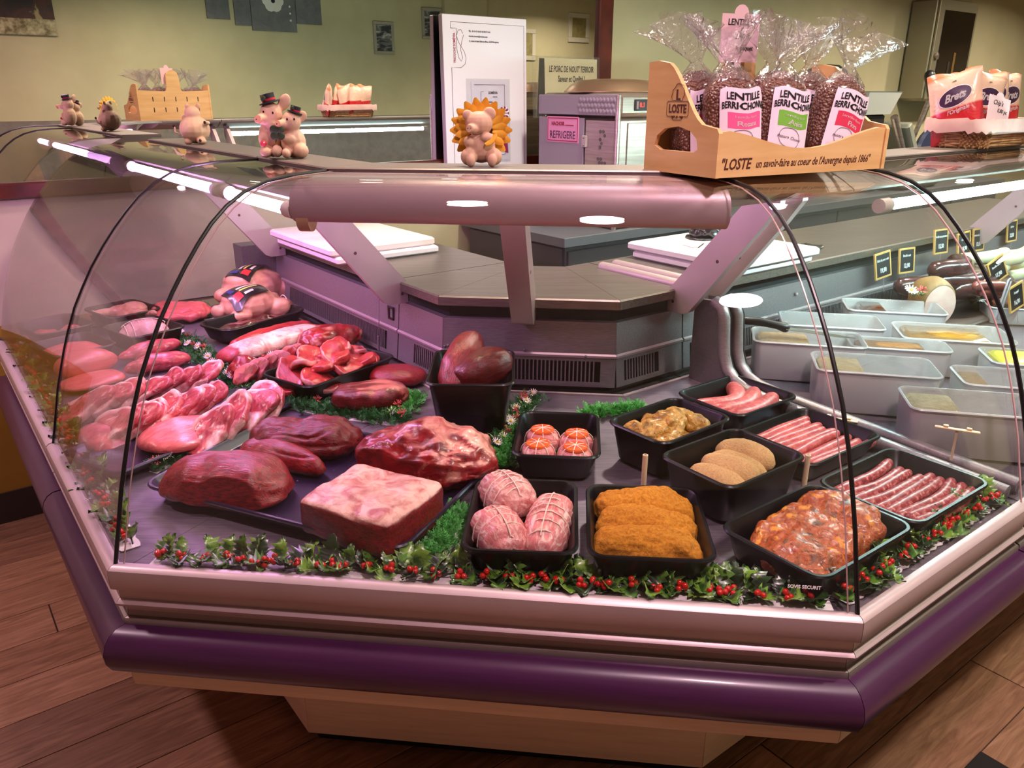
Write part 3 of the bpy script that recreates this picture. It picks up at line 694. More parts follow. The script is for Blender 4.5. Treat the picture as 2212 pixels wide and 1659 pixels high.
for i, (lb, x, y, yaw, dark) in enumerate((('long dull red beef roast leaning in the tall black tub', -.018, .012, 1.25, BEEF_LIGHT), ('short dark beef roast with a cut face in the tall black tub', .034, -.030, .55, BEEF_DARK))):
    p = tf(t_tub, x, y, .0); me = lump(.205 if i == 0 else .165, .095, .092, dark, e=2.2, ez=2.2, seed=21 + i, amp=.006, freq=12, n=18, ridge=.003, rs=(8, 44, 44), cuts=() if i == 0 else (((-1, -.1, 0), .07),), flat=.48, name='beef_roast')
    one('beef_roast', me, None, lb, 'meat', None, (p.x, p.y, zt + (.100 if i == 0 else .094)), (0, radians(-34 if i == 0 else -14), yaw))
joint('beef_piece', 'dark beef piece with pale fat streaks in front of the tall tub', (722, 884), (884, 878), .115, .068, BEEF_DARK, None, e=2.6, ez=2.4, seed=25, amp=.010, freq=12, n=20, ridge=.005, fat=lambda c, n: max(0., min(1., (.9 if n.z > .3 and c.x > -.03 else 0) * (noise.noise(V((c.x * 10, c.y * 60, 3))) * 2.2 + .35))))
joint('beef_steak', 'flat red steak behind the fat-streaked beef piece', (798, 828), (922, 832), .12, .045, BEEF_LIGHT, None, e=2.2, ez=2.4, seed=28, amp=.008, freq=12)

# heap of veal slices
for i in range(15):
    a = i * 2.4; x, y = -.115 + .0165 * i, .050 * sin(a); p = tf(t_vea, x, y, .026 + .034 * (1 - abs(i - 7) / 8) + .012 * (i % 2))
    one('veal_slice', slice_mesh(.115, .095, .018, VEAL, 40 + i, .03, .016, 'veal_slice', .15), None, 'pale red veal slice heaped with others in the black tray', 'meat', 'veal slices heaped in the black tray', tuple(p), (radians(18 * sin(a)), radians(-24 + 10 * cos(a)), t_vea.rotation_euler.z + a * .5))
# shingled chops
def shingle(p0, p1, n, L_, W_, T_, tilt, mat, label, group, name='pork_chop', z=.785, seed=0, fat=.16, cat='meat', kid=.25, wav=.006):
    a, b = at(*p0, z), at(*p1, z); d = b - a; yaw = atan2(d.y, d.x); r = random.Random(seed)
    for i in range(n):
        p = a + d * (i / max(1, n - 1)); dz = deck_z(p) - .738
        one(name, slice_mesh(L_ * r.uniform(.92, 1.08), W_ * r.uniform(.92, 1.08), T_, mat, seed + i, fat, wav, name, kid, bone=.8), None, label.replace('#', ORD[i]), cat, group,
            (p.x + r.uniform(-.004, .004), p.y + r.uniform(-.004, .004), p.z + dz), (radians(r.uniform(-6, 10)), -radians(tilt + r.uniform(-5, 5)), yaw + radians(r.uniform(-10, 10))))
shingle((185, 868), (425, 820), 7, .145, .118, .020, 30, PORK, '# pork chop from the left in the back row of shingled chops', 'pork chops in the back row', seed=60, z=.778)
shingle((245, 918), (430, 872), 7, .150, .122, .021, 32, PORK, '# pork chop from the left in the front row of shingled chops', 'pork chops in the middle row', seed=75, z=.780)
joint('pork_chop', 'large pork chop with its broad face towards the left glass', (182, 968), (282, 925), .13, .03, PORK, None, e=2.1, ez=2.4, seed=88, amp=.008, freq=12, lift=.012, roll=.35)
shingle((450, 930), (570, 876), 4, .145, .125, .022, 36, PORK, '# thick pork chop from the left behind the pale veal cutlet', 'pork chops behind the veal cutlet', seed=90, z=.785)
joint('veal_cutlet', 'large flat pale pink veal cutlet on the grey purple tray', (312, 985), (470, 930), .15, .040, PORK_PALE, .748, e=2.3, ez=2.6, seed=95, amp=.012, freq=9)
joint('pork_loin', 'smooth pale pink rolled pork loin at the left glass', (125, 815), (250, 782), .085, .075, PORK_PALE, None, e=4, ez=2.2, seed=101, amp=.003, freq=9, flat=.45)
joint('pork_belly', 'flat pale pork piece under the rolled pork loin', (130, 835), (262, 800), .12, .026, PORK_PALE, None, e=3, ez=2.6, seed=103, amp=.004, freq=9)
joint('tenderloin', 'upper pork tenderloin strip beside the turkey tray', (252, 782), (392, 745), .055, .05, PORK, None, e=2.1, ez=2, seed=105, amp=.007, freq=14, taper=.25)
joint('tenderloin', 'lower pork tenderloin strip above the row of chops', (268, 806), (410, 778), .065, .05, PORK, None, e=2.1, ez=2, seed=108, amp=.007, freq=14, taper=.2)
joint('turkey_breast', 'ragged pink turkey piece left of the liver tray', (322, 690), (458, 684), .17, .055, PORK_PALE, None, e=2.2, ez=2.2, seed=111, amp=.018, freq=13, n=20, fine=.003, ridge=.008, rs=(18, 26, 26))
def fat_roll(c, n): return max(0., min(1., (n.z + .45) * 4 + noise.noise(c * 12) * .2)) if abs(c.x) < .15 else 0.
joint('pork_roast', 'long rolled pork roast with a white fat top', (478, 796), (700, 728), .095, .062, RINDED, None, e=5, ez=2.2, seed=115, amp=.003, freq=9, flat=.4, fat=fat_roll)
joint('pork_strip', 'raw red pork strip between the fat-topped roast and the liver tray', (500, 762), (672, 712), .05, .045, VEAL, None, e=3, ez=2.2, seed=118, amp=.006, freq=14)
joint('lamb_shoulder', 'round netted lamb shoulder beside the back grille', (650, 778), (778, 748), .14, .082, BEEF_FAT, None, e=2.1, ez=2.1, seed=121, amp=.010, freq=20, n=20, ridge=.006, rs=(22, 30, 30), flat=.42, fine=.003, fat=lambda c, n: max(0., noise.noise(c * 26) * 1.6 - .2))
joint('lamb_shank', 'small lamb end piece leaning on the round lamb shoulder', (632, 800), (700, 776), .07, .045, BEEF_FAT, None, e=2.2, ez=2, seed=124, amp=.012, freq=20)
shingle((530, 812), (640, 772), 6, .075, .07, .013, 50, BEEF_LIGHT, '# small white-edged lamb cutlet from the left in its row', 'lamb cutlets in front of the pork roast', 'lamb_cutlet', seed=130, fat=.5, z=.782)
joint('lamb_neck', 'rough round lamb piece at the left end of the cutlets', (500, 826), (562, 806), .07, .06, BEEF_FAT, None, e=2.1, ez=2, seed=139, amp=.012, freq=22, fine=.002)
for i, (x, y, yw) in enumerate(((-.06, .01, .2), (.06, -.01, -.3), (.0, .02, .6))):
    p = tf(t_liv, x, y, .005); one('liver_piece', lump(.17, .10, .028, LIVER, seed=143 + i, amp=.010, freq=14, e=2.1, ez=2.), None, 'dark red slippery liver piece in the deep black tray', 'meat', 'liver pieces in the deep tray', tuple(p), (0, 0, t_liv.rotation_euler.z + yw))
# poultry
def whole_chicken(label, p, q, seed):
    a, b = at(*p, .775), at(*q, .775); d = b - a; c = (a + b) / 2; yaw = atan2(d.y, d.x); k = d.length / .26
    body = blob([((0, 0, .062), (.112, .084, .062)), ((-.02, .0, .088), (.085, .066, .042)), ((.085, .045, .045), (.058, .034, .036), (0, -.3, .5)), ((.085, -.045, .045), (.058, .034, .036), (0, -.3, -.5)), ((.125, .022, .05), (.04, .017, .017), (0, .2, -.3)), ((.125, -.022, .05), (.04, .017, .017), (0, .2, .3)), ((-.06, .075, .04), (.045, .018, .02), (0, 0, .3)), ((-.06, -.075, .04), (.045, .018, .02), (0, 0, -.3)), ((-.115, 0, .05), (.03, .026, .026))],
                SKIN, .004, 5, 'body', lambda v, n: v + n * noise.noise(v * 40 + V((seed, 0, 0))) * .003)
    t = Thing('whole_chicken', (c.x, c.y, deck_z(c) + .002), label, 'chicken', rot=(0, 0, yaw)); t.o.scale = (k, k, k)
    t.part('body', body, None)
    t.part('drum_string', MB().tube([(.13 + .0 * i, .043 * cos(i * pi / 8), .05 + .028 * sin(i * pi / 8)) for i in range(16)], .0022, 6, closed=True), STRING)
    return t
m_lab_k = M('label_black', (24, 20, 26), .3, coat=.4); m_lab_w = M('label_white', (225, 205, 200), .4); m_lab_r = M('label_red', (200, 40, 52), .4); m_lab_y = M('label_yellow', (216, 206, 110), .4); m_lab_b = M('label_blue', (52, 50, 120), .4)
def chicken_label(t, x, y, rz, W_=.10, H_=.055):
    s = lambda u, v: (x + (u - .5) * W_ * cos(rz) - (v - .5) * H_ * sin(rz), y + (u - .5) * W_ * sin(rz) + (v - .5) * H_ * cos(rz))
    def z_at(px, py): k = max(0., 1 - (px / .125) ** 2 - (py / .092) ** 2); return .060 + .070 * k ** .5 + .004
    def patch(u0, v0, u1, v1, up): return MB().grid(lambda u, v: (*s(u0 + (u1 - u0) * u, v0 + (v1 - v0) * v), z_at(*s(u0 + (u1 - u0) * u, v0 + (v1 - v0) * v)) + up), 9, 7)
    lb = t.part('product_label', patch(0, 0, 1, 1, 0), m_lab_k)
    for (a, m) in (((.30, .56, .92, .66), m_lab_w), ((.32, .40, .85, .48), m_lab_y), ((.10, .12, .30, .42), m_lab_r), ((.36, .15, .62, .25), m_lab_w), ((.6, .74, .96, .86), m_lab_r), ((.1, .55, .22, .9), m_lab_b)):
        t.part('label_print', patch(*a, .0008), m, parent=lb)
ck1 = whole_chicken('rear plucked chicken with a black label, beside the back duct', (476, 662), (622, 632), 1); chicken_label(ck1, -.02, .0, .5, .13, .09)
ck2 = whole_chicken('front golden plucked chicken with a black label, behind the liver tray', (466, 690), (616, 668), 2); chicken_label(ck2, -.02, -.02, .3, .14, .10)
leg = blob([((.05, 0, .04), (.058, .045, .034)), ((0, 0, .04), (.05, .032, .028)), ((-.055, .0, .045), (.05, .017, .017)), ((-.10, .0, .048), (.02, .014, .013))], SKIN, .003, 4, 'chicken_quarter')
p = tf(t_l[0], 0, .02, .012); leg_o = one('chicken_quarter', leg, None, 'pale chicken leg lying across the dark tray at the back', 'chicken', None, tuple(p), (.1, -.05, radians(25)))
p = tf(t_l[0], .03, -.045, .008); one('chicken_quarter', leg.copy(), None, 'second chicken leg, thick end towards the front, in the dark tray', 'chicken', None, tuple(p), (-.2, .1, radians(160))).scale = (.8, .8, .8); leg_o.scale = (.85, .85, .85)
p = tf(t_l[1], 0, 0, .006); tr = Thing('turkey_roast', tuple(p), 'white tied turkey roast in a dark tray on the left wing', 'meat', rot=(0, 0, radians(32)))
tr.part('body', lump(.155, .105, .078, TURKEY, e=2.3, ez=2.1, seed=150, amp=.006, freq=14, flat=.35), None)
def wrap_string(L_, W_, H_, turns, along=True, r=.0013, flat=.35):
    pts = []
    for i in range(turns * 14 + 1):
        a = 2 * pi * i / 14; x = -L_ * .40 + L_ * .80 * i / (turns * 14); k = max(.15, 1 - abs(2 * x / L_) ** 2.4) ** .42
        z = sin(a) * H_ * (1 - flat if sin(a) > 0 else flat) * k * 1.02 + H_ * flat; pts.append((x, cos(a) * W_ / 2 * k * 1.02, z))
    if along:
        for i in range(15): x = L_ * .42 - L_ * .84 * i / 14; k = max(.1, 1 - abs(2 * x / L_) ** 2.4) ** .42; pts.append((x, 0, H_ * flat + H_ * (1 - flat) * k * 1.04))
    return MB().tube(pts, r, 5)
tr.part('string', wrap_string(.155, .105, .078, 6), STRING)
for i, (x, y, s) in enumerate(((-.03, .02, .12), (.03, -.03, .10))):
    p = tf(t_l[2], x, y, .006); one('poultry_piece', lump(s, .06, .04, PORK_PALE, seed=155 + i, amp=.014, freq=18, fine=.002), None, ('larger' if i == 0 else 'smaller') + ' ragged pink poultry piece in the far left dark tray', 'chicken', None, tuple(p), (0, 0, radians(40 + 30 * i)))
for i, (x, y) in enumerate(((-.0, .035), (.0, -.03))):
    p = tf(t_l[3], x, y, .006); one('chicken_breast', lump(.175, .085, .05, PORK_PALE, seed=160 + i, amp=.006, freq=12, e=2.1, taper=.3), None, ('rear' if i == 0 else 'front') + ' raw chicken breast in the dark tray by the left glass', 'chicken', None, tuple(p), (0, 0, radians(35)))

# tied parcels with tomato
TOM = M('tomato', (214, 70, 30), .25, var=(232, 110, 50), vscale=40, coat=.5)
BACON = meat('bacon', (224, 138, 136), (204, 108, 112), (244, 220, 208), .5, 8, (2.2, 9, 9), .36, .0016, .3)
for i, (x, y, pos) in enumerate(((-.034, .020, 'back left'), (.042, .005, 'back right'), (-.040, -.056, 'front left'), (.040, -.066, 'front right'))):
    p = tf(t_tom, x, y, .005); t = Thing('tied_parcel', tuple(p), pos + ' round tied meat parcel with a tomato slice in the black tray', 'meat', rot=(0, 0, .7 * i))
    t.part('body', lump(.076, .074, .052, BACON, e=2.2, ez=2.6, seed=170 + i, amp=.003, freq=24, flat=.4), None)
    t.part('tomato_slice', MB().lathe([(.0255, .047), (.027, .050), (.025, .0535), (.001, .0555)], seg=22, cap=False), TOM)
    pts = []
    for k in range(4):
        a = pi * k / 4
        for s in range(13): u = -1 + 2 * s / 12; w = .0395 * sin(u * pi / 2); pts.append((cos(a) * w * 1.03, sin(a) * w, .0555 - .042 * abs(u) ** 3))
        pts.append((0, 0, .058)) if False else None
    pts = [q for q in pts if q]; t.part('string', MB().tube(pts, .0011, 5), STRING)
# tied roasts
NET = meat('netted_roast', (220, 158, 150), (186, 100, 106), (240, 214, 204), .46, 16, (1.5, 4, 4), .4, .003, .25, 60)
for i, (x, y, yw, l, w, h, mt, lb) in enumerate(((-.035, .078, -62, .125, .098, .082, NET, 'grey pink netted roast at the back of its black tray'), (-.038, -.058, -68, .125, .092, .078, BACON, 'short bacon-wrapped tied roast at the front left of its tray'), (.046, -.022, 78, .185, .082, .076, BACON, 'long bacon-wrapped tied roast along the right of its tray'))):
    p = tf(t_roa, x, y, .006); t = Thing('tied_roast', tuple(p), lb, 'meat', rot=(0, 0, radians(yw)))
    tn = 4 if l < .15 else 6
    me = lump(l, w, h, mt, e=3, ez=2.2, seed=180 + i, amp=.004, freq=20, flat=.38, fine=.002 if i == 0 else 0)
    for v in me.vertices:     # bulges between the turns of string
        k = abs(sin((v.co.x / (l * .8) + .5) * pi * tn)); v.co.y *= .93 + .09 * k; v.co.z *= .94 + .07 * k
    t.part('body', me, None); t.part('string', wrap_string(l, w, h, tn + (3 if i == 0 else 0), True, .0012, .38), STRING)
# breaded pieces
def crumb(name, a, b, s=150.):
    m, nt, bs = _new(name); setp(bs, .85, 0, .2); vec = coords(nt); n1 = noise_tex(nt, vec, s, 6, .3, .7); n2 = noise_tex(nt, vec, 16, 3)
    c = mixc(nt, mth(nt, 'MULTIPLY', n2, .6), ramp(nt, n1, [(.36, b), (.6, a)]), tuple(x * .8 for x in a)); nt.links.new(c, bs.inputs['Base Color']); bump(nt, bs, n1, 1., .0035); return m
CRUMB_O = crumb('orange_crumb', (228, 154, 52), (172, 98, 24), 190.); CRUMB_P = crumb('pale_crumb', (240, 198, 138), (212, 158, 98), 260.)
for i, (y, w, pos) in enumerate(((.068, .088, 'back'), (.004, .085, 'middle'), (-.058, .085, 'front'))):
    p = tf(t_bre, .0, y, .006); one('breaded_roll', lump(.184, w, .062 + .006 * (i == 0), CRUMB_O, e=3.4, ez=2.3, seed=190 + i, amp=.010, freq=16, flat=.3, n=26, fine=.0032), None, pos + ' orange breaded roll of three in the black tray', 'breaded roll', None, tuple(p), (0, 0, t_bre.rotation_euler.z + radians(-4)))
for i, (x, y, yw, pos) in enumerate(((-.058, -.016, -62, 'leftmost'), (-.018, -.012, -66, 'second from the left'), (.022, .004, -60, 'third from the left'), (.058, .012, -62, 'rightmost'))):
    p = tf(t_pal, x, y, .010 + .012 * (i % 2)); one('crumbed_cutlet', lump(.128, .066, .050, CRUMB_P, e=2.2, ez=2.2, seed=200 + i, amp=.006, freq=14, flat=.35, fine=.001), None, pos + ' pale crumbed cutlet in the tall black tray', 'cutlet', None, (p.x, p.y, p.z + .024), (.22, 0, t_pal.rotation_euler.z + radians(yw - 18)))
# marinated chicken and pork
def herb_meat(name, stops, sc):
    m, nt, bs = _new(name); setp(bs, .34, 0, .5, .3, .2); vec = coords(nt)
    c = ramp(nt, noise_tex(nt, vec, sc, 6, 1.2), stops)
    sp = ramp(nt, noise_tex(nt, vec, 210, 3), [(.60, (0, 0, 0, 1)), (.66, (1, 1, 1, 1))]); c = mixc(nt, mth(nt, 'MULTIPLY', sp, .8), c, (60, 28, 8))
    nt.links.new(c, bs.inputs['Base Color']); bump(nt, bs, noise_tex(nt, vec, 90, 6, .6), 1., .006); return m
MARP = herb_meat('marinated_pork', [(.34, (88, 34, 10)), (.47, (178, 84, 22)), (.56, (150, 56, 28)), (.66, (222, 140, 40))], 26)
MARC = herb_meat('marinated_chicken', [(.34, (128, 90, 24)), (.48, (204, 150, 58)), (.62, (218, 172, 90)), (.74, (168, 138, 40))], 30)
rr = random.Random(3)
for i in range(10):
    a = i * 2.39996; k = (i / 10) ** .5; p = tf(t_mar, .080 * k * cos(a), .045 * k * sin(a), .052 + .022 * (1 - k))
    one('marinated_chicken', lump(rr.uniform(.07, .10), rr.uniform(.045, .06), .034, MARC, seed=210 + i, amp=.010, freq=22, n=16, fine=.0012, ridge=.003, rs=(30, 30, 30), e=2.1, ez=2., flat=.45), None, 'yellow herb-marinated chicken piece heaped in the tall black tray', 'chicken', 'marinated chicken pieces in the tall tray', (p.x, p.y, p.z), (rr.uniform(-.4, .4), rr.uniform(-.3, .3), a))
p = tf(t_mar, 0, 0, .006); one('marinated_chicken', lump(.19, .13, .06, MARC, seed=222, amp=.008, freq=16, e=3, ez=2.4), None, 'layer of marinated chicken at the bottom of the tall tray', 'chicken', None, tuple(p), (0, 0, t_mar.rotation_euler.z))
for i, (x, y, yw, tl, l, w, pos) in enumerate(((-.056, -.004, 8, 10, .145, .162, 'front left'), (-.014, .0, -8, 16, .14, .166, 'second'), (.030, .002, 5, 18, .135, .162, 'third'), (.068, .0, -6, 16, .115, .155, 'browner rear right'))):
    p = tf(t_por, x, y, .030 + .007 * i); me = lump(l, w, .042, MARP, e=2.3, ez=2.4, seed=230 + i, amp=.013, freq=15, n=24, flat=.5, fine=.0022, ridge=.005, rs=(26, 26, 26))
    one('marinated_pork', me, None, pos + ' slice of orange herb-marinated pork in the black tray', 'meat', None, (p.x, p.y, p.z - .018), (.08, radians(-tl), t_por.rotation_euler.z + radians(yw)))
# sausages
def saus_mat(name, a, b, c, sc):
    m, nt, bs = _new(name); setp(bs, .40, 0, .4, .15, .2); vec = coords(nt); n1 = noise_tex(nt, vec, sc, 4, .5, .6)
    k = ramp(nt, n1, [(.34, b), (.52, a), (.66, c)]); nt.links.new(k, bs.inputs['Base Color']); bump(nt, bs, n1, .35, .0012); return m
S_PINK = saus_mat('pink_sausage', (196, 90, 92), (174, 68, 74), (214, 132, 124), 90.); S_RED = saus_mat('red_sausage', (150, 50, 58), (114, 30, 42), (208, 142, 136), 110.)
def sausage(l, r, bend, mat, seed, tip=True):
    rn = random.Random(seed); pts, rs = [], []
    for i in range(13): u = i / 12; x = (u - .5) * l; pts.append((x, bend * (1 - (2 * u - 1) ** 2) + .0015 * sin(u * 7 + seed), 0)); rs.append(r * (1 + .04 * sin(u * 9 + seed)) * (.92 if i in (0, 12) else 1))
    return MB().tube(pts, rs, 12, round_=True).mesh('sausage', mat, True)
for i, (x, y, b, yw, pos) in enumerate(((-.012, .050, -.044, 10, 'rear curved'), (.002, .000, -.022, 8, 'middle'), (.006, -.048, -.012, 6, 'front'))):
    p = tf(t_big, x, y, .028); one('thick_sausage', sausage(.172, .0215, b, S_PINK, i), None, pos + ' thick pink sausage of three in the black tray', 'sausage', None, tuple(p), (0, 0, t_big.rotation_euler.z + radians(yw)))
for i in range(9):
    y = .080 - .0195 * i; p = tf(t_chi, rr.uniform(-.014, .014) + (.012 if i > 5 else -.004), y, .026 if i < 6 else .022)
    one('thin_sausage', sausage(.212 + rr.uniform(-.012, .012), .0108, rr.uniform(-.008, .004), S_PINK, 10 + i), None, ORD[i] + ' thin pink sausage from the back in the middle sausage tray', 'sausage', 'thin pink sausages in the middle tray', tuple(p), (0, rr.uniform(-.03, .03), t_chi.rotation_euler.z + rr.uniform(-.06, .06)))
for i in range(8):
    p = tf(t_chi, rr.uniform(-.02, .02), .084 - .021 * i, .011); one('thin_sausage', sausage(.20, .0095, 0, S_PINK, 30 + i), None, 'thin pink sausage of the lower layer in the middle sausage tray', 'sausage', 'thin pink sausages of the lower layer', tuple(p), (0, 0, t_chi.rotation_euler.z + rr.uniform(-.03, .03)))
for i in range(9):
    y = .078 - .0195 * i; p = tf(t_mer, rr.uniform(-.010, .010) - .010 + .004 * i, y, .030 if i == 0 else .022)
    one('speckled_sausage', sausage(.206, .0118, rr.uniform(-.014, -.002), S_RED, 50 + i), None, ORD[i] + ' speckled red sausage from the back in the tray by the holly', 'sausage', 'speckled red sausages by the right glass', tuple(p), (0, rr.uniform(-.03, .03), t_mer.rotation_euler.z + rr.uniform(-.05, .05)))
# wooden pegs and price holders
m_peg = M('peg_cream', (222, 196, 160), .5)
for px, py, lb in ((1388, 1040, 'cream hollow peg standing behind the orange breaded rolls'), (1732, 1040, 'cream hollow peg at the corner of the pale cutlet tray')):
    p = deck_at(px, py + 40); p.z = deck_z(p); one('price_peg', MB().lathe([(.0055, 0), (.0055, .10), (.0035, .10), (.0035, .02)], seg=12, cap=False), m_peg, lb, 'peg', None, tuple(p))
def price_holder(lb, p, yaw):
    t = Thing('price_holder', p, lb, 'price holder', rot=(0, 0, yaw)); t.part('stem', MB().box((0, 0, .035), (.005, .003, .07)), m_peg)
    c = t.part('clip_bar', MB().box((0, 0, .071), (.085, .010, .004), bev=.001), m_peg)
    for x in (-.022, .022): t.part('clip', MB().box((x, .002, .0755), (.010, .008, .005), bev=.001), m_peg, parent=c)
p = R(.625, .155, .748); price_holder('cream empty price holder standing on the divider trim at the right', (p.x, p.y, .764), radians(-25))
p = R(.625, .42, .748); price_holder('cream empty price holder behind the thin sausage tray', (p.x, p.y, .70), radians(-25))
# ---------------------------------------------------------------- holly garlands along the glass
def leaf_green(name, a, b):
    m, nt, bs = _new(name); setp(bs, .32, 0, .5, .3, .2); n1 = noise_tex(nt, coords(nt), 60, 3, .6)
    nt.links.new(ramp(nt, n1, [(.42, a), (.60, b)]), bs.inputs['Base Color']); return m
HOLLY = [leaf_green('holly_dark', (14, 30, 15), (36, 64, 26)), leaf_green('holly_mid', (18, 40, 18), (84, 128, 40)), leaf_green('holly_lime', (36, 76, 24), (120, 160, 56))]
BERRY = M('holly_berry', (206, 26, 20), .22, coat=.6); STEM = M('garland_stem', (40, 52, 30), .6); WHITE_STRIP = M('white_strip', (226, 216, 218), .55)
def holly_leaf(seed, mat, l=.046, w=.030):
    r = random.Random(seed); half = [(0, .0), (.06, .10), (.16, .36), (.20, .22), (.30, .50), (.36, .28), (.50, .55), (.56, .30), (.70, .46), (.76, .22), (.88, .24), (1, 0)]
    vs, fs = [], []
    for s in (1, -1):
        for t, k in half: vs.append((t * l - .004, s * k * w, .006 * sin(t * 9 + seed) * (k + .2) + .30 * k * w + (.004 if k > .33 else 0)))
    for t, k in half: vs.append((t * l - .004, 0, -.004 * sin(t * 3.1) + .004 * t))
    n = len(half)
    for i in range(n - 1): fs += [(2 * n + i, 2 * n + i + 1, i + 1, i), (n + i, n + i + 1, 2 * n + i + 1, 2 * n + i)]
    me = bpy.data.meshes.new('leaf'); me.from_pydata(vs, [], fs); me.materials.append(mat)
    me = evaluated(me, ('SOLIDIFY', dict(thickness=.0007))); me.name = 'leaf'; return me
LEAVES = [holly_leaf(i, HOLLY[i % 3]) for i in range(6)]
def berry_mesh(seed, n):
    mb = MB(); r = random.Random(seed)
    for i in range(n): a = 2.1 * i + seed; mb.ball((.0062 * cos(a), .0062 * sin(a), .004 + .003 * (i % 2)), .0056, 9, 6)
    mb.tube([(0, 0, -.002), (0, 0, .004)], .001, 5); return mb.mesh('berry_cluster', BERRY)
BERRIES = [berry_mesh(1, 3), berry_mesh(2, 3), berry_mesh(4, 4)]
def holly_run(label, fr, u0, u1, D, step, seed, loc, out_yaw, strip=True):
    t = Thing('holly_garland', loc, label, 'garland'); r = random.Random(seed)
    n = int((u1 - u0) / step); zf = lambda u, d: deck_z(fr(u, d)) + .001
    # scalloped white paper strip and the stem
    k = max(8, int((u1 - u0) / .012)); top, bot = [], []
    for i in range(k + 1):
        u = u0 + (u1 - u0) * i / k; s = .003 * abs(sin(i * pi / 3)); top.append(fr(u, D + .012 + s, zf(u, D) + .0005)); bot.append(fr(u, D - .020 - .004 * (i % 2), zf(u, D) + .0005))
    mb = MB()
    for i in range(k): a, b, c, d = bot[i], bot[i + 1], top[i + 1], top[i]; e = V((0, 0, .0012)); mb.add([a, b, c, d, a + e, b + e, c + e, d + e], [(3, 2, 1, 0), (4, 5, 6, 7), (0, 1, 5, 4), (2, 3, 7, 6)])
    t.part('backing_strip', mb, WHITE_STRIP, True, False)
    t.part('stem', MB().tube([fr(u0 + (u1 - u0) * i / 40, D + .004 * sin(i * 1.3), zf(u0, D) + .010 + .004 * sin(i * 2.1)) for i in range(41)], .0016, 5), STEM, True)
    for i in range(n):
        u = u0 + (i + .5) * step + r.uniform(-.004, .004); p = fr(u, D + r.uniform(-.004, .004), zf(u, D) + .011)
        for sd in (1, -1):
            if r.random() < .04: continue
            yaw = out_yaw + (pi if sd > 0 else 0) + r.uniform(-1.0, 1.0); up = radians(r.uniform(15, 75) if sd > 0 else r.uniform(-8, 22))
            o = link('leaf', r.choice(LEAVES[:] if sd < 0 or r.random() < .6 else LEAVES[1:3]), t.o, p - t.loc, None); o.rotation_euler = (r.uniform(-.5, .5), -up, yaw)
            k = r.uniform(.80, 1.30); o.scale = (k, k, k)
        if i % 2 == 0 or r.random() < .25:
            q = fr(u + step * .4, D - .008 + r.uniform(-.006, .006), zf(u, D) + .013); o = link('berry_cluster', r.choice(BERRIES), t.o, q - t.loc); o.rotation_euler = (r.uniform(-.6, .1), r.uniform(-.4, .4), r.uniform(0, 6))
    return t
holly_run('holly garland with red berries along the middle front glass', F, .045, 1.205, .044, .0205, 1, F(.6, .044, .724), atan2(-NF.y, -NF.x))
holly_run('holly garland with red berries along the left glass, dulled by the pane', L, .06, 1.58, .040, .034, 2, L(.8, .04, .724), atan2(-NL.y, -NL.x))
holly_run('holly garland with red berries along the right glass', R, .03, .60, .050, .0205, 3, R(.3, .05, .724), atan2(-NR.y, -NR.x))

# ---------------------------------------------------------------- plastic parsley and flower strips between the trays
PARS = [M('parsley_dark', (52, 116, 62), .55), M('parsley_light', (96, 180, 92), .5)]
def parsley(pts_w, width, dens, seed, light=False):
    """feathery sprigs along a line of ground points"""
    mb = MB(); r = random.Random(seed); P = [V(p) for p in pts_w]
    segs = [(a, b) for a, b in zip(P[:-1], P[1:])]; tot = sum((b - a).length for a, b in segs); n = int(tot * dens)
    for i in range(n):
        s = r.uniform(0, tot)
        for a, b in segs:
            if s <= (b - a).length: break
            s -= (b - a).length
        d = (b - a).normalized(); q = a + d * min(s, (b - a).length) + V((-d.y, d.x, 0)) * r.gauss(0, width * .34); q.z = deck_z(q) + .002
        az, el, l = r.uniform(0, 6.28), r.uniform(.25, 1.25), r.uniform(.016, .032); ax = V((cos(az) * cos(el), sin(az) * cos(el), sin(el))); sd = V((-sin(az), cos(az), 0)); up = ax.cross(sd)
        mb.add([q - sd * .0005, q + sd * .0005, q + ax * l], [(0, 1, 2)])
        for k in range(5):
            c = q + ax * l * (.3 + .16 * k); w = .0085 * (1.15 - .16 * k)
            for g in (1, -1):
                tip = c + (sd * g * .8 + ax * .6 + up * r.uniform(-.3, .5)) * w
                mb.add([c - ax * .0006, tip - sd * .001 + ax * .0012, tip + ax * .0030, c + ax * .0022], [(0, 1, 2, 3)])
                tip2 = c + (sd * g * .35 + ax * .9 + up * .6) * w * .8; mb.add([c, tip2 - sd * .0012, tip2 + sd * .0012], [(0, 1, 2)])
    return mb.mesh('foliage', PARS[1 if light else 0], False)
def daisy_mesh():
    mb = MB()
    for k in range(13): a = 2 * pi * k / 13; mb.grid(lambda u, v: ((.003 + .010 * u) * cos(a) - (v - .5) * .0036 * (1 - .3 * u) * sin(a), (.003 + .010 * u) * sin(a) + (v - .5) * .0036 * (1 - .3 * u) * cos(a), .002 + .003 * u - .0015 * (2 * v - 1) ** 2), 4, 3)
    return mb.mesh('petals', M('daisy_white', (232, 220, 220), .6))
DAISY = daisy_mesh(); DAISY_EYE = MB().ball((0, 0, .003), (.0038, .0038, .0022), 8, 5).mesh('eye', M('daisy_eye', (222, 186, 60), .6))
def spider_mesh():
    mb = MB(); r = random.Random(4)
    for k in range(22): az = r.uniform(0, 6.28); el = r.uniform(.1, 1.4); d = V((cos(az) * cos(el), sin(az) * cos(el), sin(el))); mb.tube([d * .002, d * .012], .0007, 4); mb.ball(d * .0125, .0013, 5, 3)
    return mb.mesh('red_flower', M('red_flower', (196, 52, 62), .5, var=(226, 120, 118), vscale=90))
SPIDER = spider_mesh()
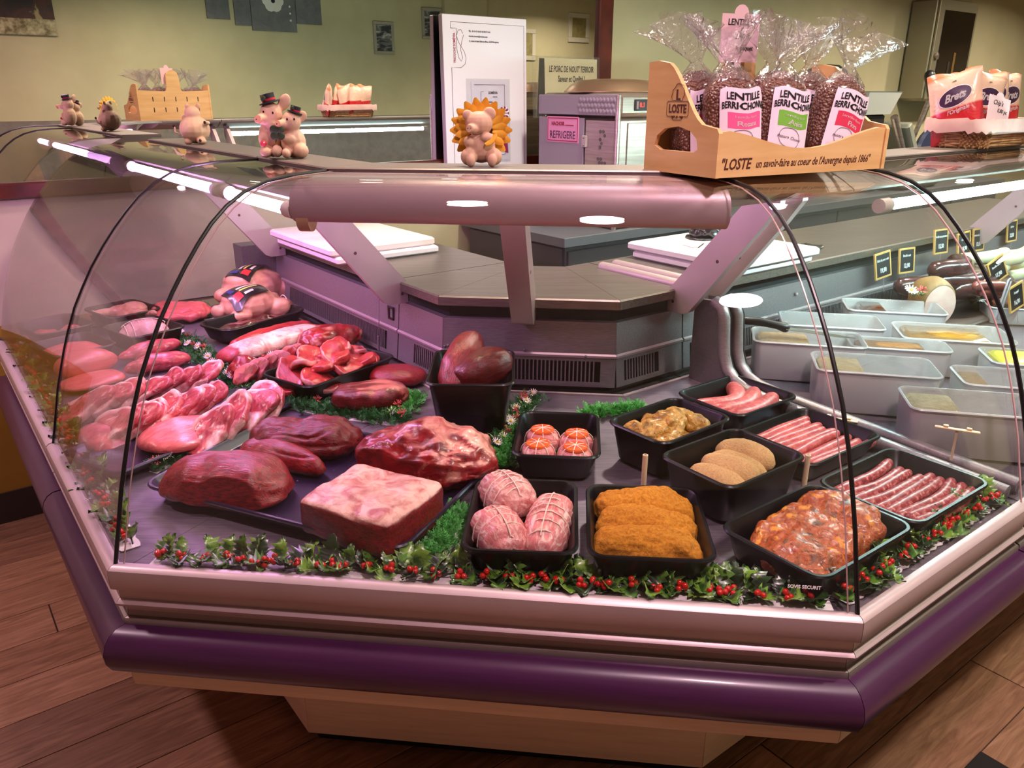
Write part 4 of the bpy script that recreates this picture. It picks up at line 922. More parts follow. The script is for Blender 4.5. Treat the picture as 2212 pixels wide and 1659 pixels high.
def blade_mesh():
    mb = MB()
    for k in range(7):
        a = 2 * pi * k / 7 + .3; mb.grid(lambda u, v: ((.002 + .026 * u) * cos(a) - (v - .5) * .006 * (1 - u) * sin(a), (.002 + .026 * u) * sin(a) + (v - .5) * .006 * (1 - u) * cos(a), .012 * sin(u * 2.4)), 5, 3)
    return mb.mesh('leaf_tuft', leaf_green('blade_green', (44, 78, 36), (120, 150, 80)))
BLADE = blade_mesh()
def strip(label, px, width, dens, seed, flowers=(), light=False, backing=True):
    """px: picture points on the deck; flowers: share along the line"""
    pts = [deck_at(*p) for p in px]; 
    t = Thing('flower_garland' if flowers else 'parsley_garland', pts[len(pts) // 2], label, 'garland'); r = random.Random(seed)
    me = parsley(pts, width, dens, seed, light)
    for v in me.vertices: v.co -= t.loc
    t.part('foliage', me, None, stuff=True)
    if backing:
        mb = MB()
        for a, b in zip(pts[:-1], pts[1:]):
            d = (b - a).normalized(); s = V((-d.y, d.x, 0)) * width * .55; e = V((0, 0, .0012)); q = [a - s, b - s, b + s, a + s]; q = [V((p.x, p.y, deck_z(p) + .0006)) for p in q]
            mb.add(q + [p + e for p in q], [(3, 2, 1, 0), (4, 5, 6, 7), (0, 1, 5, 4), (1, 2, 6, 5), (2, 3, 7, 6), (3, 0, 4, 7)])
        t.part('backing_strip', mb, WHITE_STRIP, True, False)
    L_ = [(b - a).length for a, b in zip(pts[:-1], pts[1:])]; tot = sum(L_)
    for f, kind in flowers:
        s = f * tot
        for (a, b), l in zip(zip(pts[:-1], pts[1:]), L_):
            if s <= l: break
            s -= l
        p = a + (b - a) * min(1, s / l); p = p + V((r.uniform(-.3, .3) * width, r.uniform(-.3, .3) * width, 0)); p.z = deck_z(p) + .020 + r.uniform(0, .010)
        rot = (radians(r.uniform(10, 45)), radians(r.uniform(-25, 25)), r.uniform(-.4, .4))
        if kind == 'd':
            o = link('daisy', DAISY, t.o, p - t.loc, rot); link('daisy_eye', DAISY_EYE, o)
        elif kind == 'r': link('red_flower', SPIDER, t.o, p - t.loc, rot)
        else: link('leaf_tuft', BLADE, t.o, p - t.loc - V((0, 0, .010)), (0, 0, r.uniform(0, 6)))
    return t
def fl(n, s='ldrldrl'): return tuple(((i + .5) / n, s[i % len(s)]) for i in range(n))
strip('green parsley strip with daisies between the left chops and the lamb', ((395, 735), (470, 800), (535, 855)), .045, 1500, 1, fl(22, 'drlldr'))
strip('green parsley strip between the veal tray and the flat beef tray', ((600, 868), (720, 895), (880, 915)), .045, 1500, 2, ((.3, 'r'), (.96, 'r'), (.9, 'l')))
strip('dark green parsley strip between the pork chops and the veal cutlet', ((225, 978), (330, 935), (430, 885)), .030, 1500, 3)
strip('flower strip with daisies and red blooms right of the tall tub', ((1150, 862), (1110, 910), (1075, 975)), .045, 900, 4, fl(20, 'ldrlrd'))
strip('bright parsley strip along the left side of the tomato parcels tray', ((1108, 925), (1085, 1015)), .028, 1600, 5, (), True, False)
strip('bright parsley strip between the beef tray and the tied roasts', ((1000, 1110), (965, 1160), (935, 1215)), .040, 1700, 6, (), True)
strip('small bright parsley strip behind the tomato parcels tray', ((1258, 902), (1330, 895), (1385, 888)), .030, 1700, 7, (), True, False)
strip('short green parsley strip beside the plucked chickens', ((432, 668), (452, 690)), .03, 1500, 8)
strip('little flower strip with a daisy in front of the veal cutlet', ((330, 1022), (372, 1000), (398, 985)), .022, 900, 9, ((.2, 'r'), (.5, 'd'), (.35, 'l'), (.8, 'l'), (.05, 'r')))
strip('little flower strip with daisies between the pork roast and the cutlets', ((540, 800), (600, 780), (640, 770)), .024, 500, 10, ((.08, 'd'), (.3, 'r'), (.45, 'd'), (.6, 'r'), (.75, 'l'), (.9, 'l'), (.97, 'd')), False, False)
strip('bright parsley tuft with a red bloom in front of the fat-streaked beef', ((850, 908), (885, 880), (898, 860)), .035, 1700, 11, ((.2, 'r'), (.05, 'l')), True, False)
strip('little flower strip with a daisy behind the fat-streaked beef piece', ((740, 842), (775, 828), (800, 812)), .02, 500, 12, ((.3, 'd'), (.7, 'l'), (.9, 'r')), False, False)
strip('small flower strip at the left end of the chop rows', ((150, 905), (200, 880)), .03, 700, 13, ((.2, 'r'), (.45, 'd'), (.75, 'l'), (.6, 'r')))

# ---------------------------------------------------------------- figurines on the top strip
ZS = 1.3586
PIG = M('pig_clay', (218, 180, 154), .65, var=(202, 158, 134), vscale=22, bmp=.0006, bscale=140)
PIG_TAN = M('pig_tan', (206, 160, 118), .65); HAT = M('hat_black', (26, 24, 32), .5); BAND = M('hat_band', (196, 40, 60), .5); PETAL = M('petal_yellow', (250, 202, 76), .6, var=(236, 172, 52), vscale=60)
EYE = M('eye_dark', (24, 16, 14), .2); CLOVER = M('clover_green', (48, 62, 38), .5); SEED = M('flower_heart', (84, 48, 30), .8)
def ears(mb, c, s, d, tilt):    # small folded ear
    mb.grid(lambda u, v: (c[0] + s * (u - .5) * (1 - v * .85) * .9, c[1] + .15 * s * sin(u * pi) - .2 * s * v, c[2] + v * s * 1.1 + d * v * (u - .5) * .3), 7, 6); return mb
# two pigs in hats
p = V((-.545, 1.948, ZS)); duo = Thing('pig_figurine', p, 'pink clay figurine of two hugging pigs in black top hats', 'figurine', rot=(0, 0, radians(8)))
duo.part('large_pig', blob([((-.020, .006, .098), (.027, .026, .029)), ((-.036, -.016, .090), (.016, .014, .013)), ((-.024, .012, .046), (.031, .028, .044)), ((-.036, -.020, .016), (.014, .022, .013)), ((-.010, -.022, .018), (.013, .02, .014)), ((-.040, -.010, .046), (.012, .012, .018)), ((-.020, -.004, .078), (.018, .018, .016)), ((.012, .012, .126), (.014, .006, .021), (0, .5, 0)), ((-.040, -.026, .091), (.010, .012, .010))], PIG, .0022, 3), None)
duo.part('small_pig', blob([((.026, -.006, .083), (.023, .022, .024)), ((.008, -.022, .079), (.012, .011, .010)), ((.026, .000, .036), (.030, .027, .036)), ((.012, -.030, .014), (.011, .017, .012)), ((.042, -.014, .018), (.020, .022, .018)), ((.018, -.024, .045), (.017, .010, .011)), ((.049, .002, .094), (.012, .005, .016), (0, .8, 0)), ((.003, -.030, .080), (.008, .010, .008)), ((.026, -.004, .062), (.016, .016, .014))], PIG, .0022, 3), None)
for c, r_, nm in (((-.043, -.039, .090), .0098, 'large_snout'), ((.001, -.041, .080), .0074, 'small_snout')):
    s = duo.part('snout', MB().lathe([(r_ * .9, -.004), (r_, 0), (r_ * .85, .003), (.001, .0032)], Matrix.Translation(c) @ Matrix.Rotation(radians(72), 4, 'X') @ Matrix.Rotation(radians(-18), 4, 'Y'), 14), M('snout_pink', (212, 150, 120), .6))
    for sx in (-1, 1): duo.part('nostril', MB().ball((c[0] + sx * r_ * .38, c[1] - .0032, c[2] - .0005), .0015, 6, 4), EYE, parent=s)
for x, y, z in ((-.012, -.0185, .103), (-.033, -.0165, .105), (.020, -.027, .089), (.036, -.026, .089)): duo.part('eye', MB().ball((x, y, z), (.0022, .0016, .003), 8, 5), EYE)
for c, k, tl in (((-.020, .004, .124), 1., -.25), ((.036, -.006, .103), .72, .3)):
    T = Matrix.Translation(c) @ Matrix.Rotation(tl, 4, 'Y'); h = duo.part('hat', MB().lathe([(.024 * k, 0), (.024 * k, .003 * k), (.0155 * k, .004 * k), (.0165 * k, .021 * k), (.001, .022 * k)], T, 20), HAT)
    duo.part('hat_band', MB().lathe([(.0162 * k, .005 * k), (.0167 * k, .010 * k)], T, 20, False), BAND, parent=h)
    duo.part('hat_clover', MB().ball(T @ V((-.008 * k, -.014 * k, .013 * k)), (.007 * k, .003, .008 * k), 8, 5), CLOVER, parent=h)
mb = MB()
for k in range(4): a = pi / 4 + pi / 2 * k; mb.ball((-.004 + .010 * cos(a), -.034, .060 + .010 * sin(a)), (.0095, .002, .0095), 10, 6)
mb.tube([(-.004, -.034, .058), (-.010, -.032, .038)], .0014, 5); duo.part('clover', mb, CLOVER)
lb_ = duo.part('ladybird', MB().ball((-.038, -.030, .036), (.008, .006, .007), 10, 6), BAND); duo.part('ladybird_spot', MB().ball((-.036, -.0355, .038), (.002, .001, .002), 6, 4), M('spot_white', (226, 210, 205), .5), parent=lb_)
# round pig seen from behind
p = L(1.265, .60, ZS); rp = Thing('pig_figurine', p, 'round pink clay pig seen from behind, on the left counter top', 'figurine', rot=(0, 0, radians(5)))
rp.part('body', blob([((0, 0, .043), (.046, .044, .042)), ((0, -.004, .090), (.024, .022, .022)), ((-.028, .0, .075), (.007, .006, .010)), ((.024, -.028, .010), (.014, .016, .010)), ((-.018, -.02, .008), (.012, .014, .009)), ((.044, -.02, .062), (.010, .008, .007))], PIG, .0028, 3), None)
rp.part('ear', MB().ball((-.014, 0, .110), (.007, .003, .009), 8, 5), PIG); rp.part('ear', MB().ball((.018, 0, .110), (.007, .003, .009), 8, 5), PIG)
rp.part('tail', MB().tube([(-.042, -.012, .03), (-.055, -.014, .036), (-.054, -.016, .046), (-.056, -.014, .052)], .0026, 7), PIG)
for c in ((.040, -.030, .064), (-.057, -.014, .053), (.024, -.043, .012)): rp.part('hoof', MB().ball(c, (.004, .004, .005), 8, 5), EYE)
# pig in front of a sunflower
p = F(.552, .628, ZS); sf = Thing('pig_figurine', p, 'smiling clay pig sitting in front of a yellow sunflower', 'figurine', rot=(0, 0, radians(2)))
sf.part('body', blob([((0, -.002, .040), (.030, .024, .034)), ((-.004, -.008, .086), (.029, .024, .025)), ((-.018, -.026, .076), (.013, .014, .010), (0, 0, .4)), ((-.026, -.014, .020), (.018, .020, .018)), ((.026, -.014, .020), (.018, .020, .018)), ((-.022, -.034, .014), (.010, .010, .014)), ((.022, -.034, .014), (.010, .010, .014)), ((-.026, -.012, .050), (.011, .014, .012)), ((.014, -.020, .058), (.017, .012, .010)), ((.018, -.010, .106), (.014, .006, .013), (0, .7, 0)), ((-.028, -.010, .103), (.011, .006, .011), (0, -.7, 0))], PIG, .0020, 3), None)
s = sf.part('snout', MB().lathe([(.008, -.003), (.0085, 0), (.007, .003), (.001, .0032)], Matrix.Translation((-.023, -.037, .077)) @ Matrix.Rotation(radians(80), 4, 'X') @ Matrix.Rotation(radians(-22), 4, 'Y'), 14), PIG)
for sx in (-1, 1): sf.part('nostril', MB().ball((-.024 + sx * .003, -.0405, .078), .0012, 6, 4), SEED, parent=s)
for x in (-.012, .006): sf.part('eyelid', MB().tube([(x - .004, -.0275, .088), (x, -.0285, .0865), (x + .004, -.027, .088)], .0006, 5), SEED)
sf.part('smile', MB().tube([(-.018, -.031, .067), (-.008, -.029, .064), (.004, -.026, .069)], .0006, 5), SEED)
sf.part('flower_heart', MB().lathe([(.030, -.004), (.032, 0), (.028, .004), (.001, .005)], Matrix.Translation((0, .022, .072)) @ Matrix.Rotation(radians(90), 4, 'X'), 24), SEED)
sf.part('flower_back', MB().lathe([(.044, .0), (.043, .006), (.001, .008)], Matrix.Translation((0, .026, .072)) @ Matrix.Rotation(radians(-90), 4, 'X'), 24), M('flower_back', (186, 170, 130), .7))
def petal(l, w):
    mb = MB()
    for sd in (0, 1): mb.grid(lambda u, v: (l * u, (v - .5) * w * sin(pi * (u * .86 + .10)) ** .8, (.0022 if sd else 0) + .006 * u * u - .004 * (2 * v - 1) ** 2 * (1 - u)), 8, 5)
    return mb.mesh('petal', PETAL)
PT = [petal(.038, .021), petal(.031, .019)]
for ring, n, r0, y0 in ((0, 18, .028, .020), (1, 18, .024, .014)):
    for k in range(n):
        a = 2 * pi * (k + .5 * ring) / n
        if sin(a) < -.72: continue
        o = link('petal', PT[ring], sf.o); X = V((cos(a), 0, sin(a))); Z = V((0, -1, 0)); Y = Z.cross(X)
        o.matrix_basis = Matrix(((X.x, Y.x, Z.x, r0 * cos(a)), (X.y, Y.y, Z.y, y0), (X.z, Y.z, Z.z, .072 + r0 * sin(a)), (0, 0, 0, 1)))
o = link('petal', PT[1], sf.o, (.008, -.032, .046), (.6, -.5, .2))

# ---------------------------------------------------------------- wooden display box with bags of lentils
WOOD = M('birch_ply', (224, 180, 128), .5, var=(210, 162, 108), vscale=5, stretch=(1, 1, 8)); WOOD_E = M('ply_edge', (186, 122, 66), .6, var=(150, 96, 52), vscale=200, stretch=(1, .02, .02)); BRAND = M('burnt_brown', (74, 22, 14), .6)
BO = at(1545, 386, 1.3575); BYAW = radians(27.8); BW, BD, BT = .452, .215, .009
box = Thing('wooden_box', BO, 'light plywood display box with scrolled sides, holding bags of lentils', 'box', rot=(0, 0, BYAW))
def side_poly():
    pts = [(0, 0), (BD, 0), (BD, .203), (BD - .03, .205)]
    for i in range(1, 10): t = i / 10; s = t * t * (3 - 2 * t); pts.append((BD - .05 - (BD - .085) * t, .203 - .114 * s))
    pts += [(.022, .088), (.006, .086), (0, .078)]
    hole = [(.055, .048), (.065, .042), (.165, .042), (.185, .050), (.178, .068), (.155, .082), (.115, .087), (.08, .080), (.06, .066)]
    return pts, hole
sp, sh = side_poly()
def side_panel(x0, name='side_panel', label=None):
    bm = bmesh.new(); 
    def loop(ps, x): return [bm.verts.new((x, y, z)) for y, z in ps]
    for x in (x0, x0 + BT):
        o_, h_ = loop(sp, x), loop(sh, x)
        es = [bm.edges.new((a, b)) for lp in (o_, h_) for a, b in zip(lp, lp[1:] + lp[:1])]; bmesh.ops.triangle_fill(bm, use_beauty=True, edges=es)
        if x == x0: A_, H_ = o_, h_
        else:
            for l0, l1 in ((A_, o_), (H_, h_)):
                for i in range(len(l0)): j = (i + 1) % len(l0); bm.faces.new((l0[i], l0[j], l1[j], l1[i]))
    bmesh.ops.recalc_face_normals(bm, faces=bm.faces[:]); me = bpy.data.meshes.new(name); bm.to_mesh(me); bm.free(); me.materials.append(WOOD); return box.part(name, me, None)
sl = side_panel(0); sr = side_panel(BW - BT)
fp = [(BT, 0), (BW - BT, 0), (BW - BT, .080)] + [(BW - BT - (BW - 2 * BT) * i / 24, .083 - .036 * (sin(pi * i / 24)) ** 1.7) for i in range(1, 24)] + [(BT, .080)]
front = box.part('front_panel', MB().prism(fp, -.0045, .0045, Matrix(((1, 0, 0, 0), (0, 0, 1, .0075), (0, 1, 0, 0), (0, 0, 0, 1)))), WOOD, smooth=False)
bp = [(BT, 0), (BW - BT, 0), (BW - BT, .17), (.28, .165), (.272, .17), (.268, .185), (.264, .252)] + [(.226 + .034 * cos(a), .258 + .026 * sin(a)) for a in (0.15, .6, 1.1, 1.57, 2.04, 2.54, 2.99)] + [(.188, .252), (.184, .185), (.18, .17), (.172, .165), (BT, .17)]
back = box.part('back_panel', MB().prism(bp, -.0045, .0045, Matrix(((1, 0, 0, 0), (0, 0, 1, BD - .006), (0, 1, 0, 0), (0, 0, 0, 1)))), WOOD, smooth=False)
for zz in (.06, .12):
    for k in range(5): box.part('slot', MB().box((.09 + .07 * k, BD - .0012, zz), (.005, .0012, .026)), DARK, parent=back)  # dark strips on the panel, painting the shade of open slots
box.part('bottom_panel', MB().box((BW / 2, BD / 2, .005), (BW - 2 * BT, BD - .02, .008)), WOOD)
Tf = Matrix(((1, 0, 0, 0), (0, 0, -1, .0028), (0, 1, 0, 0), (0, 0, 0, 1)))
box.part('lettering', text_mesh('"LOSTE', .0275, BRAND, Tf @ Matrix.Translation((.012, .0225, 0)), None, 'LEFT', .25, .0006, .82), None, parent=front)
box.part('lettering', text_mesh("un savoir-faire au coeur de l'Auvergne depuis 1866\"", .0205, BRAND, Tf @ Matrix.Translation((.098, .0215, 0)), None, 'LEFT', .28, .0003, .72), None, parent=front)
Ts = Matrix(((0, 0, -1, -.0003), (-1, 0, 0, BD * .56), (0, 1, 0, .118), (0, 0, 0, 1)))
box.part('lettering', text_mesh('LOSTE', .021, BRAND, Ts, None, 'CENTER', 0, .0006, .86), None, parent=sl); box.part('lettering', text_mesh('DEPUIS 1866', .0066, BRAND, Ts @ Matrix.Translation((0, -.0145, 0)), None), None, parent=sl)
box.part('lettering', text_mesh('L', .026, BRAND, Ts @ Matrix.Translation((0, .024, 0)), None, 'CENTER', 0, .001), None, parent=sl)
def line_part(pts, r, T, parent, mat=BRAND, nm='outline', closed=True, thing=box): return thing.part(nm, MB().tube([T @ V((x, y, 0)) for x, y in pts], r, 4, closed=closed), mat, parent=parent)
line_part([(-.032, -.011), (-.030, -.011), (-.030, -.013), (-.013, -.013), (-.013, -.019), (.013, -.019), (.013, -.013), (.030, -.013), (.030, -.011), (.032, -.011), (.032, .012), (.030, .012), (.030, .014), (-.030, .014), (-.030, .012), (-.032, .012)], .0004, Ts, sl)
line_part([(-.016, .016), (-.020, .022), (-.017, .028), (-.017, .034), (-.010, .038), (-.006, .044), (.002, .046), (.008, .043), (.014, .042), (.017, .035), (.019, .030), (.017, .024), (.014, .020), (.012, .015)], .0005, Ts, sl, nm='lion_outline')
def lentil_mat():
    m, nt, bs = _new('lentils'); setp(bs, .35, 0, .5, .5, .1); vec = coords(nt); v = vor_tex(nt, vec, 190)
    n = nt.nodes.new('ShaderNodeTexVoronoi'); n.inputs['Scale'].default_value = 190; nt.links.new(vec, n.inputs['Vector'])
    c = mixc(nt, .55, ramp(nt, v, [(.0, (150, 98, 82)), (.45, (112, 66, 56)), (.75, (44, 24, 24))]), (110, 68, 58)); nt.links.new(c, bs.inputs['Base Color'])
    inv = mth(nt, 'SUBTRACT', 1., v); bump(nt, bs, inv, 1., .004); return m
LENT = lentil_mat(); CELLO = clear('cellophane', (.97, .94, .97), 1.5, .06, 1.7, (30, .018), .04); PAPER = M('bag_label', (226, 206, 228), .45, coat=.2); INK = M('ink_black', (20, 16, 20), .5)
LP_ = M('label_pink', (226, 84, 146), .4); LG_ = M('label_green', (112, 172, 58), .4); LR_ = M('label_crimson', (206, 42, 84), .4); WHITE = M('print_white', (236, 226, 232), .5)
def lentil_bag(label, loc, rot, lab_mat, line1, line2, seed, flare=1., ruf=0.):
    t = Thing('lentil_bag', loc, label, 'bag', rot=rot); W_, Dp, H_ = .100, .066, .155
    def S(th, v, off=0.):
        k = .55 + .45 * min(1, v / .10) if v < .10 else (1. if v < .72 else max(.10, 1 - ((v - .72) / .28) ** 2 * .75)); z = v * H_
        c, s = cos(th), sin(th); e = .72
        return V(((W_ / 2 * k + off) * abs(c) ** e * (1 if c > 0 else -1), -(Dp / 2 * k ** .7 + off) * abs(s) ** e * (1 if s > 0 else -1), z + .002 * sin(7 * th + seed) * (v > .05)))
    body = t.part('body', MB().grid(lambda u, v: S(2 * pi * u, v), 30, 16, True).add([S(2 * pi * k / 30, 0) for k in range(30)], [tuple(range(30))]).add([S(2 * pi * k / 30, 1) for k in range(30)], [tuple(range(29, -1, -1))]), LENT)
    # film over the body, gathered neck, crumpled flare
    def film(u, v):
        th = 2 * pi * u
        if v < .62: k = v / .62; a = S(th, .90, .0030); return a.lerp(V((.010 * cos(th), -.010 * sin(th), H_ + .016)), k)
        k = (v - .62) / .38; rr_ = .010 + .050 * k * flare * (1 + .35 * sin(5 * th + seed) * k); return V((rr_ * cos(th) * 1.25 + ruf * k * .04, -rr_ * sin(th) * .55 + .012 * sin(3 * th + seed * 2) * k, H_ + .016 + .066 * k * (1 + .22 * sin(2 * th + seed) * k)))
    t.part('film', MB().grid(film, 44, 26, True), CELLO)
    def wrap(x, y, z=0.): th = pi / 2 - x / (W_ * .62); return S(th, y / H_, .0045 + z)
    lab = t.part('paper_label', MB().grid(lambda u, v: wrap((u - .42) * .088, .004 + .120 * v), 16, 10), PAPER)
    t.part('colour_band', MB().grid(lambda u, v: wrap(-.018 + .060 * u, .058 + .026 * v, .0004), 10, 5), lab_mat, parent=lab)
    def put(body, size, x, y, mat, sx=.85, bold=.0, shear=0): t.part('lettering', text_mesh(body, size, mat, None, lambda a, b, c: wrap(x + a, y + b, .0008 + abs(c)), 'CENTER', shear, bold, sx), None, parent=lab)
    put('LENTILLE', .0165, .008, .110, INK, .86, .0004); put('BERRICHONNE', .0155, .010, .095, INK, .78, .0004); put(line1, .0068, .012, .077, WHITE); put(line2, .0115, .012, .066, WHITE, .9, .0003)
    put('Maison Choveau', .0080, .004, .040, INK, .75, 0, .2); put('~~~~~~~~~~~~~~~~', .0045, .010, .020, INK, .7); put('~~~~~~~~~~~~~~~~~~', .0045, .010, .014, INK, .7)
    t.part('seal_ring', MB().tube([wrap(.004 + .0165 * cos(a), .040 + .0165 * sin(a), .001) for a in [2 * pi * k / 24 for k in range(24)]], .0004, 4, closed=True), INK, parent=lab)
    return t
def bx(x, y, z=.010): c, s = cos(BYAW), sin(BYAW); return V((BO.x + x * c - y * s, BO.y + x * s + y * c, BO.z + z))
CY_ = BYAW
BAGS = [('lentil bag with a pink band, front left of the box', .100, .072, -.12, -.03, -.28, LP_, 'Lentilles Roses', 'Rosana', 1, .8, -.3), ('lentil bag with a green band, front middle of the box', .205, .066, -.16, .13, -.22, LG_, 'Lentilles Vertes', 'Anicia', 2, .95, .2),
        ('lentil bag with a crimson band, leaning at the front right', .345, .066, -.10, .27, -.20, LR_, 'Lentilles Blondes', 'Flora', 3, 1.15, .25), ('lentil bag behind the left scrolled side of the box', .082, .150, -.06, -.06, -.05, LP_, 'Lentilles Roses', 'Rosana', 4, 1., -.9),
        ('lentil bag with a green band, half hidden in the back row', .262, .152, -.04, .02, -.20, LG_, 'Lentilles Vertes', 'Anicia', 5, .8, .1), ('lentil bag in the back row behind the crimson one', .385, .155, -.04, -.02, -.18, LR_, 'Lentilles Blondes', 'Flora', 6, .9, .5), ('lentil bag in the back row behind the pink one', .155, .155, -.05, -.05, -.25, LP_, 'Lentilles Roses', 'Rosana', 7, .9, -.2)]
for lb, x, y, pit, rol, yaw, m_, a, b, sd, fl_, ru in BAGS: lentil_bag(lb, bx(x, y, .016), (pit, rol, CY_ + yaw), m_, a, b, sd, fl_, ru).o.scale = (1.1, 1.0, 1.1)
# price card on the tall tab of the box
CARD = M('card_pink', (228, 186, 196), .6, coat=.1)
p = bx(.205, BD - .022, .196); pc = Thing('price_card', p, 'pale pink handwritten price card standing above the lentil bags', 'price card', rot=(0, 0, BYAW - .2))
cp = [(-.007, 0), (.007, 0), (.007, .010), (.043, .010), (.043, .100), (.016, .100)] + [(.016 * cos(a), .100 + .017 * sin(a)) for a in (.3, .7, 1.2, 1.57, 1.94, 2.44, 2.84)] + [(-.016, .100), (-.043, .100), (-.043, .010), (-.007, .010)]
Tc = Matrix(((1, 0, 0, 0), (0, 0, -1, 0), (0, 1, 0, 0), (0, 0, 0, 1))); cd = pc.part('card', MB().prism(cp, 0, .0012, Tc), CARD, smooth=False)
for s_, sz, x, y, b in (('LENTiLLES', .0165, .002, .084, .0004), ('2,40 €', .0155, .006, .058, .0002), ('le paquet', .0125, .012, .036, .0002)): pc.part('lettering', text_mesh(s_, sz, INK, Tc @ Matrix.Translation((x, y, .0016)), None, 'CENTER', .05, b, .85), None, parent=cd)
pc.part('clip', MB().box((0, .006, .012), (.020, .010, .014), bev=.002), BLACK)
# ---------------------------------------------------------------- wicker basket of crisps on the right section
WICK = M('wicker', (206, 164, 118), .6, var=(170, 126, 82), vscale=40); CLOTH = M('basket_cloth', (214, 176, 168), .85, var=(200, 158, 152), vscale=14, bmp=.002, bscale=30)
bc = R(1.535, .612, ZS); bk = Thing('wicker_basket', bc, 'oblong wicker basket with a pink cloth lining, holding crisp packets', 'basket', rot=(0, 0, YAW_R))
BL_, BWd, BH = .355, .165, .072
mbw = MB(); N = 72
for row in range(9):
    z = .006 + row * .0068; g = 1 + .10 * z / BH; rp_ = rrect(BL_ * g - .02, BWd * g - .02, .055, 17)
    pts = [V((x * (1 + .018 * ((i + row) % 2 * 2 - 1)), y * (1 + .035 * ((i + row) % 2 * 2 - 1)), z + .0016 * sin(i * 1.7 + row))) for i, (x, y) in enumerate(rp_)]
    mbw.tube(pts, .0036, 5, closed=True)
bk.part('weave', mbw, WICK, stuff=True)
mbs = MB()
for i, (x, y) in enumerate(rrect(BL_ * 1.03 - .02, BWd * 1.03 - .02, .055, 5)): mbs.tube([(x * .97, y * .97, 0), (x * 1.05, y * 1.05, BH * .95)], .0024, 5)
bk.part('stakes', mbs, WICK, stuff=True); bk.part('bottom', MB().prism(rrect(BL_ - .03, BWd - .03, .05), 0, .006), WICK)
rl = rrect(BL_ * 1.10, BWd * 1.14, .06, 14); nl_ = len(rl)
def liner(u, v):
    i = int(round(u * nl_)) % nl_; x, y = rl[i]; k = [.90, .985, 1.02, 1.035, 1.03][int(round(v * 4))]; z = [BH * .55, BH + .006, BH + .008, BH - .006, BH - .028][int(round(v * 4))]
    return V((x * k, y * k, z + .004 * sin(i * 1.9) * v + .002 * sin(i * 5.1)))
bk.part('cloth_lining', MB().grid(liner, nl_, 5, True), CLOTH)
mb = MB(); o_ = V((.075, -BWd * .60, BH * .35))
for sg in (-1, 1): mb.tube([o_ + V((sg * .004 * k, -.006 - .002 * k, .012 - .010 * k + .006 * sin(k))) for k in range(7)], .0035, 6)
bk.part('bow', MB().tube([o_ + V((.012 * sin(t), -.008, .024 * cos(t * .5) + .004)) for t in [k * .45 for k in range(14)]], .0045, 6), CLOTH); bk.part('bow_tail', mb, CLOTH)
CR_TOP = M('crisp_pink', (226, 182, 162), .38, coat=.3); 
def crisp_mat():
    m, nt, bs = _new('crisp_packet'); setp(bs, .3, 0, .5, .4, .15); t = nt.nodes.new('ShaderNodeTexCoord'); sx = nt.nodes.new('ShaderNodeSeparateXYZ'); nt.links.new(t.outputs['Object'], sx.inputs[0])
    h = mth(nt, 'ADD', sx.outputs[2], mth(nt, 'MULTIPLY', sx.outputs[0], -.16)); r = ramp(nt, mth(nt, 'MULTIPLY', h, 5.), [(.46, (188, 26, 40)), (.49, (228, 186, 166)), (.90, (230, 190, 170)), (.95, (196, 120, 84))]); nt.links.new(r, bs.inputs['Base Color'])
    bump(nt, bs, noise_tex(nt, coords(nt), 26, 3, 1.), .5, .006); return m
CRISP = crisp_mat(); LOGO = M('logo_plum', (58, 24, 62), .35, coat=.4); GOLD = M('crisp_yellow', (232, 190, 96), .5)
def crisp_packet(label, loc, rot, full=True):
    t = Thing('crisp_packet', loc, label, 'crisp packet', None, rot); W_, H_ = .138, .195
    def S(u, v, side, off=0.):
        d = .026 * max(0, 1 - (2 * u - 1) ** 4) ** .6 * max(0, 1 - abs(2 * v - 1) ** 3.4) ** .7; z = v * H_ + .004 * sin(u * 9) * (v > .9)
        return V(((u - .5) * W_ * (1 - .05 * sin(pi * v)), side * (d + off) + .003 * sin(u * 5 + v * 4), z))
    mb = MB().grid(lambda u, v: S(u, v, -1), 18, 22).grid(lambda u, v: S(1 - u, v, 1), 18, 22); body = t.part('body', mb, CRISP)
    if not full: return t
    def wrap(x, y, z=0.): return S(.5 + x / W_, y / H_, -1, .0012 + z)
    def disc(cx, cy, a, b, off, rot_=.0, nm='logo_oval', m=LOGO, par=body):
        return t.part(nm, MB().grid(lambda u, v: wrap(cx + a * v * cos(2 * pi * u), cy + b * v * sin(2 * pi * u) + rot_ * a * v * cos(2 * pi * u), off), 28, 6, True), m, parent=par)
    disc(0, .125, .044, .027, .0002, .25, 'logo_edge', WHITE); lg = disc(0, .125, .042, .025, .0006, .25)
    def put(s_, sz, x, y, m, sh=.25, b=.0006, sx=.85): t.part('lettering', text_mesh(s_, sz, m, None, lambda a, c, d: wrap(x + a, y + c + .22 * a, .0014 + abs(d)), 'CENTER', sh, b, sx), None, parent=body)
    put('Brets', .030, -.001, .124, WHITE, .3, .0010); put("l'Originale", .0165, .006, .087, WHITE, .1, .0004); put('100%', .006, .0, .166, INK, 0, .0002)
    disc(.018, .028, .026, .016, .0006, .2, 'crisp_picture', GOLD)
    return t
